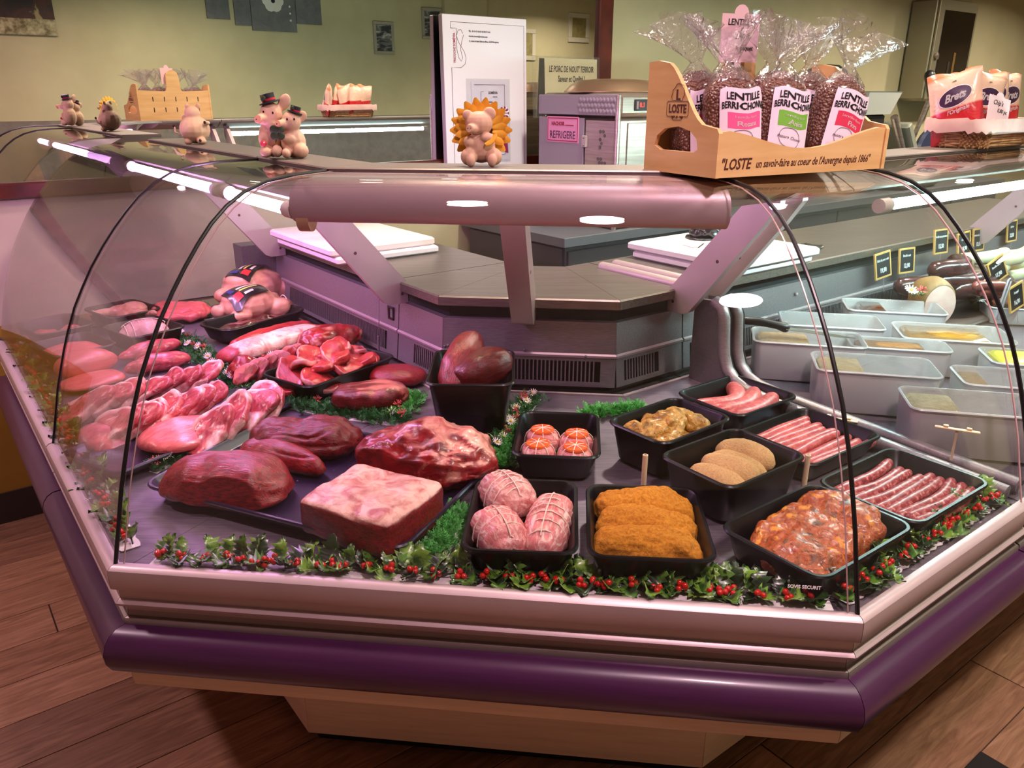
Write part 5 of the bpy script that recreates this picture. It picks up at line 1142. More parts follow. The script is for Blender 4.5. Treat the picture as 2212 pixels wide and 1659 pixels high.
for lb, x, y, rot, fu in (('crisp packet turned sideways at the left end of the basket', -.150, -.005, (-.12, -.22, -.75), True), ('upright tilted crisp packet second from the left in the basket', -.088, .000, (-.16, .26, -.12), True), ('crisp packet behind the handwritten price card', .012, -.008, (-.20, .02, -.05), True),
                          ('crisp packet at the right end of the basket', .105, .0, (-.15, .10, .1), True), ('crisp packet of the back row, only its top showing', .03, .046, (-.05, .10, -.1), False), ('crisp packet lying flat under the others at the basket front', -.02, .035, (-.08, -.15, .1), False)):
    c_, s_ = cos(YAW_R), sin(YAW_R); crisp_packet(lb, (bc.x + x * c_ - y * s_, bc.y + x * s_ + y * c_, bc.z + .014), (rot[0], rot[1], YAW_R + rot[2] - .42), fu)
c_, s_ = cos(YAW_R), sin(YAW_R); x, y = -.118, -.084; p = (bc.x + x * c_ - y * s_, bc.y + x * s_ + y * c_, bc.z + .070)
pc = Thing('price_card', p, 'white handwritten price card leaning on the crisp packets', 'price card', rot=(-.25, .22, YAW_R - .35))
cp = [(-.040, 0), (.040, 0), (.040, .070), (.014, .070)] + [(.014 * cos(a), .070 + .013 * sin(a)) for a in (.4, .9, 1.57, 2.24, 2.74)] + [(-.014, .070), (-.040, .070)]
cd = pc.part('card', MB().prism(cp, 0, .0012, Tc), M('card_white', (232, 206, 214), .6), smooth=False)
for s_, sz, x, y in (("Chip's", .019, -.006, .052), ('0,80 pc', .0155, .012, .032)): pc.part('lettering', text_mesh(s_, sz, INK, Tc @ Matrix.Translation((x, y, .0016)), None, 'CENTER', .3, .0002, .8), None, parent=cd)

# ---------------------------------------------------------------- behind the counters
TABLE = M('table_dark', (66, 64, 68), .45, .3, var=(56, 54, 58), vscale=6); TABLE_TOP = M('table_top', (104, 106, 112), .4, .5)
tb = Thing('work_table', W(1.47, 4.0, 0), 'long dark grey work table with a steel edge along the back wall', 'table', rot=(0, 0, YAW_R))
tb.part('body', MB().box((0, 0, .455), (4.02, .70, .91)), TABLE, smooth=False)
tb.part('top', MB().box((0, 0, .93), (4.08, .76, .042), bev=.003), TABLE_TOP)
for k in range(6): tb.part('door', MB().box((-1.67 + .668 * k, -.353, .46), (.655, .012, .86), bev=.003), TABLE)
tb.part('end_panel', MB().box((-2.013, 0, .46), (.012, .68, .88), bev=.003), TABLE)
# refrigerated mincer
MST = M('machine_steel', (176, 160, 150), .3, .8, var=(150, 136, 128), vscale=5, stretch=(1, 1, 20)); MPUR = M('machine_grey', (152, 136, 150), .4, .3)
mc = Thing('mincer', W(1.38, 2.66, .951), 'steel refrigerated mincer with a pink sign and red digital display', 'machine', rot=(0, 0, YAW_R))   # local x along RD, y towards the wall
mc.part('body', MB().box((0, 0, .23), (.78, .52, .46), bev=.012), MST)
mc.part('head', MB().box((0, -.002, .51), (.79, .53, .10), bev=.02), MST)
mc.part('side_plate', MB().box((-.3945, .10, .23), (.009, .31, .455), bev=.002), MPUR)
mc.part('side_plate', MB().box((-.3945, -.155, .23), (.009, .18, .44), bev=.002), MST)
mc.part('head_plate', MB().box((-.3985, .0, .51), (.007, .51, .084), bev=.002), MPUR)
mc.part('corner_post', MB().tube([(-.392, -.255, .0), (-.392, -.255, .55)], .012, 10), MST)
TS_ = Matrix(((0, 0, -1, -.4000), (-1, 0, 0, .085), (0, 1, 0, .405), (0, 0, 0, 1)))
sg = mc.part('sign_plate', MB().box((-.4000, .085, .405), (.003, .215, .110)), M('sign_pink', (226, 140, 186), .4), smooth=False)
SR = M('sign_red', (150, 20, 50), .4); SD = M('sign_dark', (70, 24, 60), .4); TT = TS_ @ Matrix.Translation((0, 0, .0020))
for a, b in (((0, .048), (.205, .004)), ((0, -.048), (.205, .004)), ((-.101, 0), (.003, .100)), ((.101, 0), (.003, .100))): mc.part('sign_border', MB().box((a[0], a[1], 0), (b[0], b[1], .0008), M4=TT), SR, parent=sg, smooth=False)
mc.part('lettering', text_mesh('REFRIGERE', .046, SD, TT @ Matrix.Translation((0, -.024, 0)), None, 'CENTER', 0, .0004, .80), None, parent=sg)
mc.part('lettering', text_mesh('HACHOIR .............', .022, SR, TT @ Matrix.Translation((0, .024, 0)), None, 'CENTER', 0, .0010, .9), None, parent=sg)
hg = mc.part('hinge', MB().box((-.402, -.065, .36), (.012, .030, .050), bev=.003), ALU)
for dz in (-.015, .015): mc.part('hinge_bolt', MB().ball((-.409, -.065, .36 + dz), .004, 8, 5), STEEL_D, parent=hg)
mb = MB()
for (cx_, cz, pat) in ((-.16, .34, ((0, 0), (0, 1), (0, 2), (1, 3), (0, 4), (1, 4))), (-.15, .26, ((0, 0), (1, 0), (2, 0), (0, 1), (1, 1), (2, 1), (0, 2), (1, 2)))):
    for i, j in pat: mb.lathe([(.0075, 0), (.0075, .0015), (.001, .0016)], Matrix.Translation((-.3995, cx_ - .018 * i - .009 * (j % 2), cz + .016 * j)) @ Matrix.Rotation(radians(-90), 4, 'Y'), 6)
mc.part('perforation', mb, M('perforation', (84, 74, 76), .5), stuff=True)
mb = MB()
for i in range(11):
    for j in range(3): mb.lathe([(.012, 0), (.009, .002), (.001, .0022)], Matrix.Translation((-.402, -.24 + .021 * i + .010 * (j % 2), .485 + .022 * j)) @ Matrix.Rotation(radians(-90), 4, 'Y'), 6)
mc.part('embossing', mb, MPUR, stuff=True)
dp = mc.part('display', MB().box((-.27, -.268, .51), (.085, .008, .045), bev=.002), BLACK)
mc.part('lettering', text_mesh('0.1', .026, emit('led_red', (1, .05, .04, 1), 4.), Matrix(((1, 0, 0, -.27), (0, 0, -1, -.2725), (0, 1, 0, .51), (0, 0, 0, 1))), None, 'CENTER', 0, .0006), None, parent=dp)
for x in (-.30, -.24): mc.part('button', MB().box((x, -.273, .51), (.010, .003, .030)), M('button', (120, 100, 100), .4), parent=dp)
mc.part('front_plate', MB().box((.02, -.262, .23), (.72, .006, .42), bev=.002), MST)
for x0, w in ((-.19, .40), (.19, .42)): mc.part('domed_lid', MB().lathe([(.5, 0), (.5, .004), (.44, .03), (.36, .05), (.18, .056), (.001, .057)], Matrix.Translation((x0, 0, .561)) @ Matrix.Diagonal((w, .46, 1, 1)).to_4x4(), 28), M('lid_steel', (190, 156, 128), .28, .85))
# notice board on the mirror
BD_ = M('board_white', (214, 204, 214), .45); MAROON = M('print_maroon', (104, 34, 62), .5); GREYP = M('print_grey', (84, 72, 86), .5)
nb = Thing('notice_board', W(WALL - .066, 2.085, 1.03), 'tall white notice board with a thin maroon outline hanging in front of the mirror', 'notice board', rot=(radians(-1.0), 0, YAW_R))
bw, bh = .462, .80; Tb = Matrix(((1, 0, 0, 0), (0, 0, -1, -.0155), (0, 1, 0, 0), (0, 0, 0, 1)))
pl = nb.part('panel', MB().box((0, 0, bh / 2), (bw, .030, bh), bev=.002), BD_)
def nline(pts, r=.0011, par=pl, m=MAROON, closed=False): return nb.part('outline', MB().tube([Tb @ V((x, y, 0)) for x, y in pts], r, 4, closed=closed), m, parent=par)
nline([(-.19, .745), (-.19, .77), (.215, .77), (.215, .02), (-.19, .02), (-.19, .585), (-.14, .585), (-.118, .600), (-.112, .625), (-.120, .65), (-.150, .690), (-.160, .715), (-.150, .738), (-.135, .740), (-.126, .725)])
nline([(-.19, .745), (-.160, .745), (-.160, .66), (-.150, .625), (-.138, .612), (-.130, .625), (-.140, .660), (-.134, .69), (-.122, .72)], .0011)
Tv = Tb @ Matrix.Translation((-.172, .665, .0006)) @ Matrix.Rotation(pi / 2, 4, 'Z')
nb.part('lettering', text_mesh('TRICOCHE SOMÉVIA', .0165, SR, Tv, None, 'CENTER', 0, .0003, .8), None, parent=pl)
for i, s_ in enumerate(('TÉL. : 02 54 07 60 60 / 06 80 07 14 06', 'tricoche.somevia@wanadoo.com', '12, route de Saint-Gilles-les-Mines, 36230 Montgivray')): nb.part('lettering', text_mesh(s_, .0105, GREYP, Tb @ Matrix.Translation((-.095, .736 - .020 * i, .0006)), None, 'LEFT', 0, .0002, .72), None, parent=pl)
sv = nb.part('plastic_sleeve', MB().box((.005, -.018, .355), (.245, .002, .37)), clear('sleeve_film', (.97, .97, .98), 1.5, .05, 1.2, (14, .004), .04), smooth=False)
pg = nb.part('paper_sheet', MB().box((.012, -.0165, .355), (.205, .001, .35)), M('sheet_white', (206, 196, 212), .5), smooth=False)
Tp = Tb @ Matrix.Translation((.012, .355, .0032))
def pline(pts, r=.0009): return nb.part('outline', MB().tube([Tp @ V((x, y, 0)) for x, y in pts], r, 4), MAROON, parent=pg)
pline([(-.085, .16), (.085, .16), (.085, -.15), (-.085, -.15), (-.085, .03), (-.04, .03), (-.034, .05), (-.05, .09), (-.05, .13), (-.036, .13)])
for s_, sz, x, y, m_ in (('SOMÉVIA', .016, .018, .125, GREYP), ('viande bovine', .006, .03, .108, GREYP), ('ORIGINE', .009, .0, .085, GREYP), ('PROVENANCE', .012, -.02, .030, MAROON), ('Charolaise', .009, -.03, -.005, GREYP), ('FRANCE', .012, -.025, -.055, MAROON)): nb.part('lettering', text_mesh(s_, sz, m_, Tp @ Matrix.Translation((x, y, .0008)), None, 'CENTER', 0, .0003, .8), None, parent=pg)
ro = nb.part('rosette', MB().lathe([(.030, 0), (.030, .0015), (.001, .002)], Tp @ Matrix.Translation((.078, .035, .0006)), 24), M('rosette', (112, 20, 70), .5), parent=None)
mb = MB()
for k in range(18):
    if k % 2: a = 2 * pi * k / 18; mb.prism([(.014 * cos(a), .014 * sin(a)), (.030 * cos(a - .14), .030 * sin(a - .14)), (.030 * cos(a + .14), .030 * sin(a + .14))], .0024, .003, Tp @ Matrix.Translation((.078, .035, .0006)))
nb.part('ray', mb, WHITE, parent=ro, stuff=True)
nb.part('lettering', text_mesh('SÉLECTION\nBOUCHERS', .0105, WHITE, Tp @ Matrix.Translation((.078, .035, .0040)), None, 'CENTER', 0, .0004, .8), None, parent=ro)
nb.part('ribbon', MB().prism([(-.012, 0), (.010, 0), (.022, -.15), (-.004, -.14)], 0, .001, Tp @ Matrix.Translation((.080, .006, .0008))), M('ribbon_red', (130, 24, 74), .5), smooth=False)
nb.part('ribbon', MB().prism([(-.012, 0), (.002, 0), (-.010, -.13), (-.022, -.12)], 0, .001, Tp @ Matrix.Translation((.070, .006, .0004))), M('ribbon_blue', (58, 40, 110), .5), smooth=False)
# paper sign in a plastic sleeve
sn = Thing('paper_sign', W(WALL - .05, 2.625, 1.40), 'cream paper sign in a clear sleeve behind the mincer', 'sign', rot=(radians(-3), 0, YAW_R))
sp_ = sn.part('sheet', MB().box((0, 0, .135), (.345, .002, .27)), M('sheet_cream', (214, 206, 172), .5), smooth=False)
T2 = Matrix(((1, 0, 0, 0), (0, 0, -1, -.0016), (0, 1, 0, 0), (0, 0, 0, 1)))
sn.part('lettering', text_mesh("LE PORC DE NOUT' TERROIR", .040, INK, T2 @ Matrix.Translation((0, .220, .0006)), None, 'CENTER', .2, .0006, .56), None, parent=sp_); sn.part('lettering', text_mesh('Saveur et Qualité !', .040, INK, T2 @ Matrix.Translation((.0, .175, .0006)), None, 'CENTER', 0, .0008, .58), None, parent=sp_)
sn.part('plastic_sleeve', MB().box((-.035, -.006, .137), (.44, .002, .285)), clear('sign_sleeve', (.97, .97, .95), 1.5, .05, 1.2, (10, .004), .03), smooth=False)
# scale with a hopper, slicer, wall cabinet, poster
GRY = M('machine_light', (184, 180, 172), .4, .2); BLU = M('slicer_green', (150, 150, 136), .35, .5); NAVY = M('navy_plastic', (30, 36, 62), .35)
sc_ = Thing('counter_scale', W(1.33, 4.30, .951), 'pale grey shop scale with a black band behind the lentil box', 'scale', rot=(0, 0, YAW_R))
sc_.part('column', MB().box((.1, 0, .18), (.24, .22, .36), bev=.02), GRY); sc_.part('black_band', MB().box((.1, 0, .40), (.26, .24, .09), bev=.01), BLACK)
sc_.part('pan', MB().lathe([(.5, 0), (.62, .12), (.64, .125), (.60, .125), (.001, .10)], Matrix.Translation((.1, 0, .445)) @ Matrix.Rotation(pi / 4, 4, 'Z') @ Matrix.Diagonal((.40, .40, 1, 1)).to_4x4(), 4), GRY, smooth=False)
sc_.part('paper_roll', MB().tube([(.26, -.16, .16), (.26, .16, .16)], .085, 20), M('paper_roll', (206, 198, 190), .7))
sc_.part('display_head', MB().lathe([(.5, -.03), (.5, .02), (.42, .06), (.25, .085), (.001, .09)], Matrix.Translation((-.24, 0, .62)) @ Matrix.Diagonal((.30, .22, 1, 1)).to_4x4(), 24), BLACK); sc_.part('display_pole', MB().tube([(-.24, 0, 0), (-.24, 0, .62)], .02, 10), BLACK)
sl_ = Thing('meat_slicer', W(1.30, 4.93, .951), 'grey meat slicer with a dark handle behind the crisp basket', 'slicer', rot=(0, 0, YAW_R))
sl_.part('base', MB().box((0, 0, .06), (.50, .36, .12), bev=.03), BLU)
Tl = Matrix.Translation((0, 0, .12)) @ Matrix.Rotation(radians(-38), 4, 'Y')
sl_.part('carriage', MB().box((.0, 0, .17), (.05, .30, .34), M4=Tl, bev=.01), BLU); sl_.part('guide_rod', MB().tube([Tl @ V((-.06, -.10, .0)), Tl @ V((-.06, -.10, .44))], .022, 12), MST)
sl_.part('blade_guard', MB().lathe([(.15, -.02), (.16, 0), (.15, .02), (.001, .025)], Matrix.Translation((.08, -.14, .20)) @ Matrix.Rotation(radians(90), 4, 'X'), 28), NAVY); sl_.part('knob', MB().ball((-.21, -.20, .18), .04, 12, 8), NAVY)
sl_.part('handle', MB().tube([(-.02, -.12, .66), (.10, -.10, .55)], .032, 12, round_=True), BLACK); sl_.part('handle_bar', MB().tube([(.08, -.10, .56), (.05, -.05, .30)], .014, 8), MST)
kc = Thing('wall_cabinet', W(WALL - .21, 6.125, 1.46), 'steel wall cabinet with a dark glass door and a chrome knob', 'cabinet', rot=(0, 0, YAW_R))
CST = M('cabinet_steel', (150, 142, 118), .38, .6); kc.part('body', MB().box((0, .105, .34), (.56, .20, .68), bev=.02), CST)
dr = kc.part('door_frame', MB().box((0, -.002, .34), (.56, .016, .66), bev=.004), CST); kc.part('glass', MB().box((.02, -.012, .32), (.45, .006, .56)), M('smoked_glass', (20, 12, 10), .08, 0, .6, coat=.5), parent=dr, smooth=False)
kc.part('knob', MB().lathe([(.022, 0), (.024, .012), (.001, .018)], Matrix.Translation((-.235, -.012, .30)) @ Matrix.Rotation(pi / 2, 4, 'X'), 16), MST, parent=dr)
kc.part('knife_handle', MB().box((.03, -.0165, .25), (.03, .003, .16), bev=.001), M('handle_yellow', (110, 76, 20), .5)); kc.part('knife_handle', MB().box((-.04, -.0165, .20), (.026, .003, .14), bev=.001), M('handle_brown', (46, 30, 24), .5))
ps = Thing('wall_poster', W(WALL - .008, 6.25, 2.20), 'white poster with a red border above the wall cabinet', 'poster', rot=(0, 0, YAW_R)); ps.part('sheet', MB().box((0, 0, .2), (.62, .004, .40)), M('poster_white', (206, 196, 166), .6), smooth=False)
ps.part('red_border', MB().box((0, -.004, .012), (.62, .003, .012)), SR, smooth=False); ps.part('red_border', MB().box((0, -.004, .05), (.5, .003, .02)), M('poster_pink', (206, 130, 110), .6), smooth=False)
# cutting boards on the worktops
CB = M('board_plastic', (226, 214, 214), .55, var=(206, 170, 140), vscale=4.5, vlo=.52, vhi=.86, bmp=.0006, bscale=150); CB2 = M('board_plastic_white', (222, 214, 218), .5, bmp=.0004, bscale=150)
def board(lb, c, z, l, w, h, yaw, m): return one('cutting_board', MB().box((0, 0, h / 2), (l, w, h), bev=.006), m, lb, 'cutting board', None, (c.x, c.y, z), (0, 0, yaw))
c = L(1.145, 1.055); board('lower white cutting board of two stacked on the left worktop', c, 1.0035, .49, .37, .024, YAW_L, CB2); board('upper stained cutting board of two stacked on the left worktop', L(1.165, 1.045), 1.028, .50, .38, .026, YAW_L, CB)
c = R(1.00, 1.10); board('lower white cutting board of two stacked on the right worktop', c, 1.0035, .40, .40, .024, YAW_R, CB2); board('upper white cutting board of two on the right worktop, bags on top', R(1.0, 1.10), 1.028, .41, .44, .026, YAW_R, CB2)
p = R(1.06, 1.20, 1.0545); bgp = Thing('plastic_bag', p, 'crumpled black plastic bag lying on the upper right cutting board', 'bag', rot=(0, 0, .3)); bgp.part('body', lump(.12, .09, .05, M('bag_black', (20, 18, 22), .25, coat=.4), e=2, seed=300, amp=.02, freq=26), None); bgp.part('flap', lump(.16, .10, .010, M('bag_black', (20, 18, 22), .25), e=3, seed=301, amp=.006, freq=26), None)
p = R(.93, 1.12, 1.0545); tg = Thing('price_ticket', p, 'small clear ticket with a dark spike on the right cutting board', 'ticket', rot=(0, 0, .4)); tg.part('card', MB().box((0, 0, .001), (.11, .06, .002)), M('ticket', (206, 196, 200), .3), smooth=False); tg.part('spike', MB().tube([(-.05, -.045, .004), (.01, .01, .004)], .0014, 6), DARK)
for k, (u, D, rz) in enumerate(((1.30, 1.10, .2), (1.36, 1.06, -.3))): p = R(u, D, 1.0035); one('bag_film', lump(.20, .07, .012, M('bag_film', (44, 40, 42), .2, coat=.6), e=2.4, seed=305 + k, amp=.008, freq=30, name='film'), None, ('nearer' if k == 0 else 'farther') + ' flattened dark bag film on the right worktop', 'bag', None, tuple(p), (0, 0, YAW_R + rz))
for uu in (.615, .672): corner.part('worktop_rail', MB().tube([R(uu, .925, 1.006), R(uu, 1.24, 1.006)], .016, 12, round_=True), ALU, True)

# ---------------------------------------------------------------- pictures on the shop-side wall (seen in the mirror)
def picture(lb, r0, r1, z0, z1, fr_m, art, fw=.028, name='picture'):
    t = Thing(name, W(LMIN + .008, (r0 + r1) / 2, z0), lb, 'picture', rot=(0, 0, YAW_R)); w, h = r1 - r0, z1 - z0
    if fw:
        for c, s in (((0, 0, fw / 2), (w, .024, fw)), ((0, 0, h - fw / 2), (w, .024, fw)), ((-w / 2 + fw / 2, 0, h / 2), (fw, .024, h - 2 * fw)), ((w / 2 - fw / 2, 0, h / 2), (fw, .024, h - 2 * fw))): t.part('frame_bar', MB().box(c, s, bev=.003), fr_m)
    t.part('canvas', MB().box((0, 0, h / 2), (w - 2 * fw, .016, h - 2 * fw)), art, smooth=False); return t
def art(name, stops, sc, st=(1, 1, 1)):
    m, nt, bs = _new(name); setp(bs, .6); nt.links.new(ramp(nt, noise_tex(nt, coords(nt, st), sc, 5, 1.), stops), bs.inputs['Base Color']); return m
A1 = art('art_dark', [(.38, (28, 14, 8)), (.5, (70, 24, 14)), (.58, (46, 30, 10)), (.66, (150, 130, 90))], 5); A2_ = art('art_grey', [(.3, (84, 82, 84)), (.7, (108, 104, 104))], 9); A3 = art('art_bw', [(.42, (40, 42, 46)), (.55, (110, 108, 106)), (.62, (170, 166, 158))], 7, (1, 1, 3)); A4 = art('art_olive', [(.35, (120, 108, 66)), (.65, (146, 132, 84))], 12)
FW = M('frame_white', (190, 180, 160), .5); FG = M('frame_silver', (150, 142, 126), .4)
picture('large dark canvas seen at the left of the mirror', .25, 1.12, 1.955, 2.55, FG, A1, 0)
SIL = M('canvas_foil', (188, 176, 140), .3, .5, var=(110, 96, 66), vscale=24, bmp=.006, bscale=24)
link('foil_band', MB().box((0, .010, .06), (.87, .012, .12)).mesh('foil_band', SIL, False), [o for o in scene.objects if o.name == 'picture'][0])
FLW = M('art_flower', (206, 200, 190), .6)
for r0, r1, z0, lb in ((2.349, 2.556, 2.15, 'outer left'), (2.60, 2.75, 2.107, 'inner left'), (2.755, 3.19, 2.068, 'large middle'), (3.195, 3.452, 2.145, 'outer right')):
    t = picture(lb + ' grey canvas of the flower polyptych seen in the mirror', r0, r1, z0, 2.57, FG, A2_, 0, 'canvas_panel')
    if 'middle' in lb:
        mb = MB()
        for k in range(6): a = 2 * pi * k / 6; mb.ball((.05 * cos(a), .010, .26 + .05 * sin(a)), (.055, .004, .05), 12, 6)
        f_ = t.part('flower', mb, FLW, stuff=True); t.part('flower_eye', MB().ball((0, .014, .26), (.02, .004, .02), 10, 6), DARK, parent=f_)
        for k in range(3): t.part('dot', MB().ball((.16, .009, .10 + .06 * k), (.010, .002, .010), 8, 5), FLW)
    else: t.part('ring', MB().tube([(.0 + .05 * cos(a), .010, .14 + .05 * sin(a)) for a in [2 * pi * k / 20 for k in range(20)]], .002, 4, closed=True), M('ring_grey', (128, 124, 124), .5))
picture('small framed black and white picture, lower of two in the mirror', 4.01, 4.245, 1.90, 2.21, FG, A3, .03); picture('small framed black and white picture beside the notice board top', 4.59, 4.84, 2.065, 2.37, FG, A3, .03)
picture('small white framed picture right of the notice board in the mirror', 5.85, 6.13, 1.885, 2.225, FW, A4, .05); picture('small white framed olive picture near the mirror frame', 6.64, 6.97, 2.105, 2.43, FW, A4, .055)
# ---------------------------------------------------------------- tubs and cold cuts in the right section
TUBM = M('tub_white', (200, 198, 202), .4, 0, .5, coat=.2); FILM = clear('cling_film', (.97, .98, .98), 1.5, .05, 2.2, (30, .04, (1, 5, 1)), .02)
PATE = crumb('pate_tan', (186, 156, 118), (140, 110, 80), 60.); PATE2 = crumb('pate_brown', (150, 104, 66), (110, 72, 42), 60.); JELLY = M('jelly', (190, 136, 50), .08, 0, .6, var=(140, 88, 26), vscale=16, coat=.8, bmp=.004, bscale=26)
DARKP = M('dark_glaze', (96, 44, 20), .15, 0, .6, var=(60, 24, 12), vscale=30, coat=.8); MUST = M('mustard', (224, 204, 40), .35, bmp=.001, bscale=60)
def tub(lb, c, yaw, lx, ly, fill=None, h=.112, film=True):
    z = deck_z(V((c[0], c[1], 0))) + .004; t = Thing('food_tub', (c[0], c[1], z), lb, 'tub', rot=(0, 0, yaw)); t.part('body', tray_mb(lx, ly, h, .008, .018, .004, .004), TUBM)
    if film: t.part('cling_film', MB().grid(lambda u, v: ((u - .5) * lx * .99, (v - .5) * ly * .99, h + .0015 - .010 * sin(pi * u) * sin(pi * v)), 14, 10), FILM)
    if fill:
        nm, flb, m, lev, x0, x1 = fill; cx_ = (x0 + x1) / 2 * lx; L_ = (x1 - x0) * (lx - .04)
        o = one(nm, MB().box((0, 0, lev / 2), (L_, ly - .030, lev), bev=.007), m, flb, 'terrine', None, (c[0] + cx_ * cos(yaw), c[1] + cx_ * sin(yaw), z + .006), (0, 0, yaw))
    return t
YT = radians(-13)
tub('white tub with a knife lying across its film, nearest the divider', (.828, 2.115), YT, .300, .155, ('terrine', 'greyish terrine in the tub under the knife', PATE, .098, -.47, .05))
tub('long white tub in the middle of the front row, tan terrine at its left', (.925, 1.905), YT, .295, .165, ('terrine', 'tan terrine in the long front tub', PATE, .098, -.47, -.06))
tub('white tub nearest the right glass, pale terrine inside', (1.045, 1.668), YT, .285, .160, ('terrine', 'pale terrine in the tub nearest the right glass', PATE, .096, -.47, -.06))
tub('white tub at the back grille with a dark glazed piece', (1.222, 2.455), YT, .295, .170, ('terrine', 'dark glazed meat piece in the rear tub', DARKP, .100, -.36, -.06))
tub('white tub behind the knife tub, almost empty', (.955, 2.283), YT, .290, .165, ('terrine', 'last pale slice of terrine in the almost empty tub', PATE, .050, -.40, -.1))
tub('white tub with golden jelly under crinkled film', (1.274, 2.190), YT, .300, .185, ('terrine', 'golden jellied terrine under crinkled film', JELLY, .100, -.47, .36))
tub('white tub with brown terrine in the middle of the group', (1.065, 2.075), YT, .26, .115, ('terrine', 'brown terrine in the middle tub', PATE2, .100, -.47, .32))
tub('white tub of yellow mustard at the right edge of the photo', (1.375, 1.985), YT, .22, .15, ('mustard', 'yellow mustard filling its tub', MUST, .104, -.47, .47))
tub('white tub with a brown and yellow rest at the right edge', (1.235, 1.828), YT, .255, .155, ('terrine', 'brown rest of terrine in the right tub', PATE2, .095, -.47, -.2))
kn = Thing('kitchen_knife', (.755, 2.135, .878), 'kitchen knife with a black handle lying across a white tub', 'knife', rot=(0, radians(5), radians(-16)))
kn.part('handle', MB().tube([(-.105, 0, .012), (-.06, 0, .016), (-.01, 0, .013), (.012, 0, .010)], [.011, .012, .011, .014], 10, round_=True), BLACK)
kn.part('blade', MB().prism([(.015, -.016), (.15, -.012), (.20, .004), (.15, .012), (.015, .014)], .008, .0098), M('blade_steel', (190, 188, 180), .2, .9), smooth=False)
# cold cuts at the back
BOUD = M('blood_sausage', (52, 26, 30), .25, 0, .5, var=(72, 40, 42), vscale=30, coat=.5); WSAUS = M('white_sausage', (226, 220, 186), .35, 0, .5, var=(214, 206, 166), vscale=30, coat=.3)
one('serving_board', MB().box((0, 0, .006), (.62, .24, .012), bev=.004), M('board_dark', (46, 34, 36), .5), 'dark serving board under the half ham and blood sausages', 'board', None, tuple(R(2.02, .74, .753)), (0, 0, YAW_R))
hp = on_plane(2012, 642, B2 + NR * .70, NR); hm = Thing('half_ham', (hp.x, hp.y, .785), 'half cooked ham with a pale round cut face', 'ham', rot=(0, 0, radians(-88)))
HAMF = meat('ham_face', (222, 196, 186), (214, 176, 168), (234, 222, 208), .3, 7, (1, 1, 1), .4, .001, .3); HAMS = M('ham_rind', (140, 112, 70), .5, var=(110, 84, 50), vscale=20, bmp=.002, bscale=60)
hm.part('rind', lump(.17, .122, .152, HAMS, e=2.2, ez=2.2, seed=310, amp=.004, freq=12, flat=.48, cuts=(((1, 0, 0), .055),)), None)
hm.part('cut_face', MB().lathe([(.052, 0), (.054, .002), (.001, .006)], Matrix.Translation((.0555, 0, .070)) @ Matrix.Rotation(pi / 2, 4, 'Y') @ Matrix.Diagonal((1.22, .95, 1, 1)).to_4x4(), 28), HAMF)
def curved(l, r, bend, m, seed): return sausage(l, r, bend, m, seed)
for i, (px, py, D, z, yw, b) in enumerate(((2045, 575, .80, .88, .2, -.05), (2065, 605, .76, .83, -.1, -.04), (2100, 590, .82, .85, .4, -.03), (2105, 620, .72, .80, .0, -.02), (2150, 610, .78, .82, .3, -.03), (2010, 615, .80, .80, -.3, -.03), (2150, 628, .70, .79, .1, -.02))):
    p = on_plane(px, py, B2 + NR * D, NR); one('blood_sausage', curved(.26, .036, b, BOUD, 320 + i), None, 'thick dark blood sausage heaped behind the half ham', 'sausage', 'blood sausages heaped at the back', (p.x, p.y, max(.80, p.z)), (0, .05, YAW_R + yw))
for i, (px, py, yw) in enumerate(((2125, 552, -.5), (2155, 560, -.7), (2180, 548, -.4), (2205, 566, -.6), (2150, 575, .1), (2195, 585, .2))):
    p = on_plane(px, py, B2 + NR * .80, NR); one('white_sausage', curved(.17, .024, -.025, WSAUS, 330 + i), None, 'plump white sausage heaped at the right edge of the photo', 'sausage', 'white sausages heaped at the back right', (p.x, p.y, p.z), (.1, -.1, YAW_R + yw))
for i, (px, py) in enumerate(((2140, 618), (2150, 630))): p = on_plane(px, py, B2 + NR * .62, NR); one('red_brown_sausage', curved(.15, .017, .01, M('smoked_sausage', (122, 62, 58), .3, coat=.4), 340 + i), None, ('rear' if i == 0 else 'front') + ' red-brown smoked sausage in front of the blood sausages', 'sausage', None, (p.x, p.y, p.z), (0, .1, YAW_R - .2))
for px, py, n_, lb in ((1975, 632, 'dr', 'small daisy and red flower sprig left of the half ham'), (2100, 650, 'rd', 'red flower and daisy sprig right of the half ham')):
    p = on_plane(px, py, B2 + NR * .70, NR); t = Thing('flower_sprig', (p.x, p.y, p.z - .012), lb, 'flower'); t.part('leaf_tuft', BLADE, None); link('leaf_tuft', BLADE, t.o, (.03, .01, 0), (0, 0, 1))
    for k, ch in enumerate(n_):
        o = link('daisy' if ch == 'd' else 'red_flower', DAISY if ch == 'd' else SPIDER, t.o, (-.012 + .034 * k, 0, .018), (.5, 0, .1))
        if ch == 'd': link('daisy_eye', DAISY_EYE, o); o.scale = (1.7,) * 3
        else: o.scale = (1.4,) * 3
tp = on_plane(2190, 700, B2 + NR * .58, NR); tub('low white dish with a dark stew at the right edge', (tp.x, tp.y), YT, .22, .16, ('stew', 'dark brown stew in the low dish', crumb('stew', (110, 62, 46), (66, 34, 28), 40.), .06, -.45, .45), .06, False)
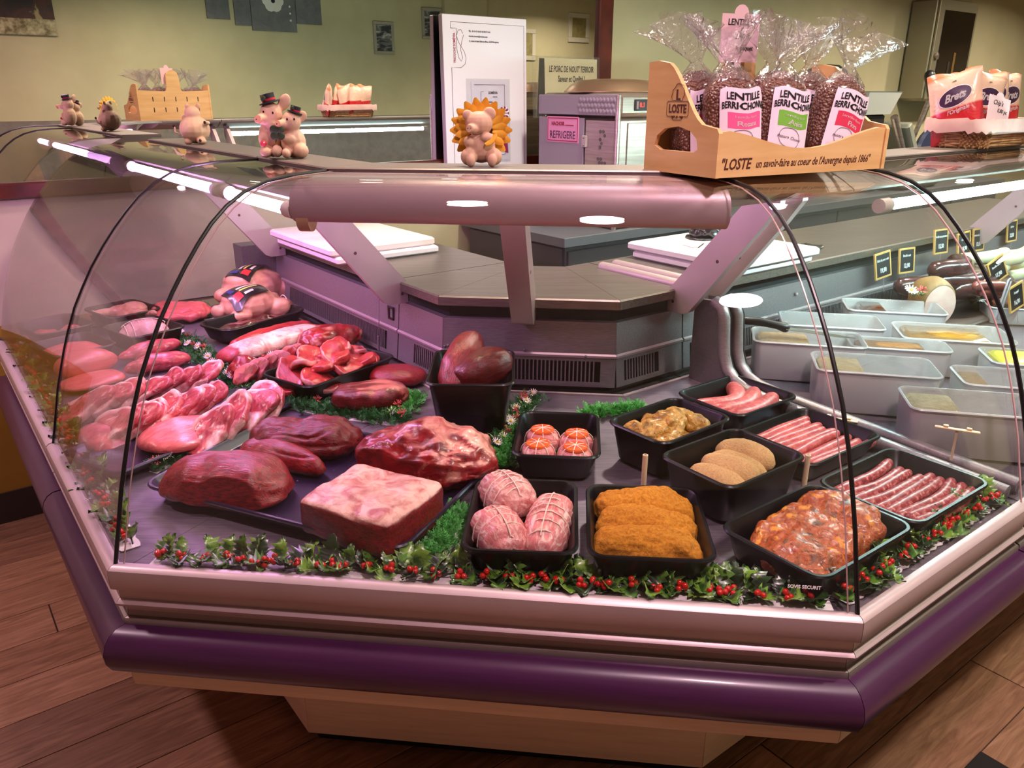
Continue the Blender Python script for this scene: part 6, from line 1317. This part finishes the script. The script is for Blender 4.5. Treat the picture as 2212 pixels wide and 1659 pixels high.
# price slates
SLATE = M('slate_black', (24, 24, 30), .5); SFR = M('slate_frame', (206, 160, 92), .5); CHALK = M('chalk', (206, 204, 204), .7)
def slate(lb, p, rot, l1, l2, w=.078, h=.088):
    t = Thing('price_slate', p, lb, 'price slate', rot=rot); bd = t.part('slate', MB().box((0, 0, h / 2), (w - .008, .003, h - .008)), SLATE, smooth=False)
    for c, s in (((0, 0, .003), (w, .006, .006)), ((0, 0, h - .003), (w, .006, .006)), ((-w / 2 + .003, 0, h / 2), (.006, .006, h - .012)), ((w / 2 - .003, 0, h / 2), (.006, .006, h - .012))): t.part('frame_bar', MB().box(c, s), SFR, smooth=False)
    Tq = Matrix(((1, 0, 0, 0), (0, 0, -1, -.0020), (0, 1, 0, 0), (0, 0, 0, 1)))
    t.part('lettering', text_mesh(l1, .0125, CHALK, Tq @ Matrix.Translation((0, h * .70, 0)), None, 'CENTER', .1, .0003, .72), None, parent=bd); t.part('lettering', text_mesh(l2, .021, CHALK, Tq @ Matrix.Translation((0, h * .30, 0)), None, 'CENTER', 0, .0010, .75), None, parent=bd)
    t.part('spike', MB().tube([(0, 0, 0), (0, 0, -.05)], .001, 5), ALU); return t
for px, py, D, yw, tl, a, b, lb in ((1908, 600, .88, -.1, -.12, 'Rôti de porc cuit', '19,90', 'price slate with a wooden frame, first from the divider'), (1957, 590, .88, -.15, .0, 'Boudin noir', '13,90', 'price slate with a wooden frame, second from the divider'), (2031, 548, .86, -.1, .0, 'Boudin aux pommes', '15,50', 'price slate behind the blood sausages, chalk lettering only'), (2082, 552, .86, -.1, -.1, 'Andouille', '18,90', 'price slate tilted left of the white sausages'),
                                (2112, 542, .88, -.05, .0, 'Saucisse de Strasbourg', '13,50', 'tall price slate behind the white sausages'), (2160, 606, .70, -.2, -.45, 'Boudin blanc', '17,90', 'price slate leaning on the white sausages'), (2197, 668, .55, -.1, -.25, 'Rougail', '16,90', 'price slate at the right edge above the stew dish'), (2184, 522, .90, -.05, .0, 'Jambon', '22,50', 'price slate on the grille at the far right')):
    p = on_plane(px, py, B2 + NR * D, NR); slate(lb, tuple(p), (-.15, tl, YAW_R + yw), a, b, .085, .09)
p = on_plane(2150, 690, B2 + NR * .50, NR); one('serving_tongs', MB().tube([(0, 0, 0), (.03, .01, .12)], .004, 8, round_=True).tube([(.012, 0, 0), (.042, .01, .12)], .004, 8, round_=True).tube([(.03, .01, .12), (.036, .01, .126), (.042, .01, .12)], .004, 8), M('tongs', (176, 176, 184), .3, .6), 'pale serving tongs standing beside the right price slate', 'tongs', None, tuple(p), (0, 0, .3))
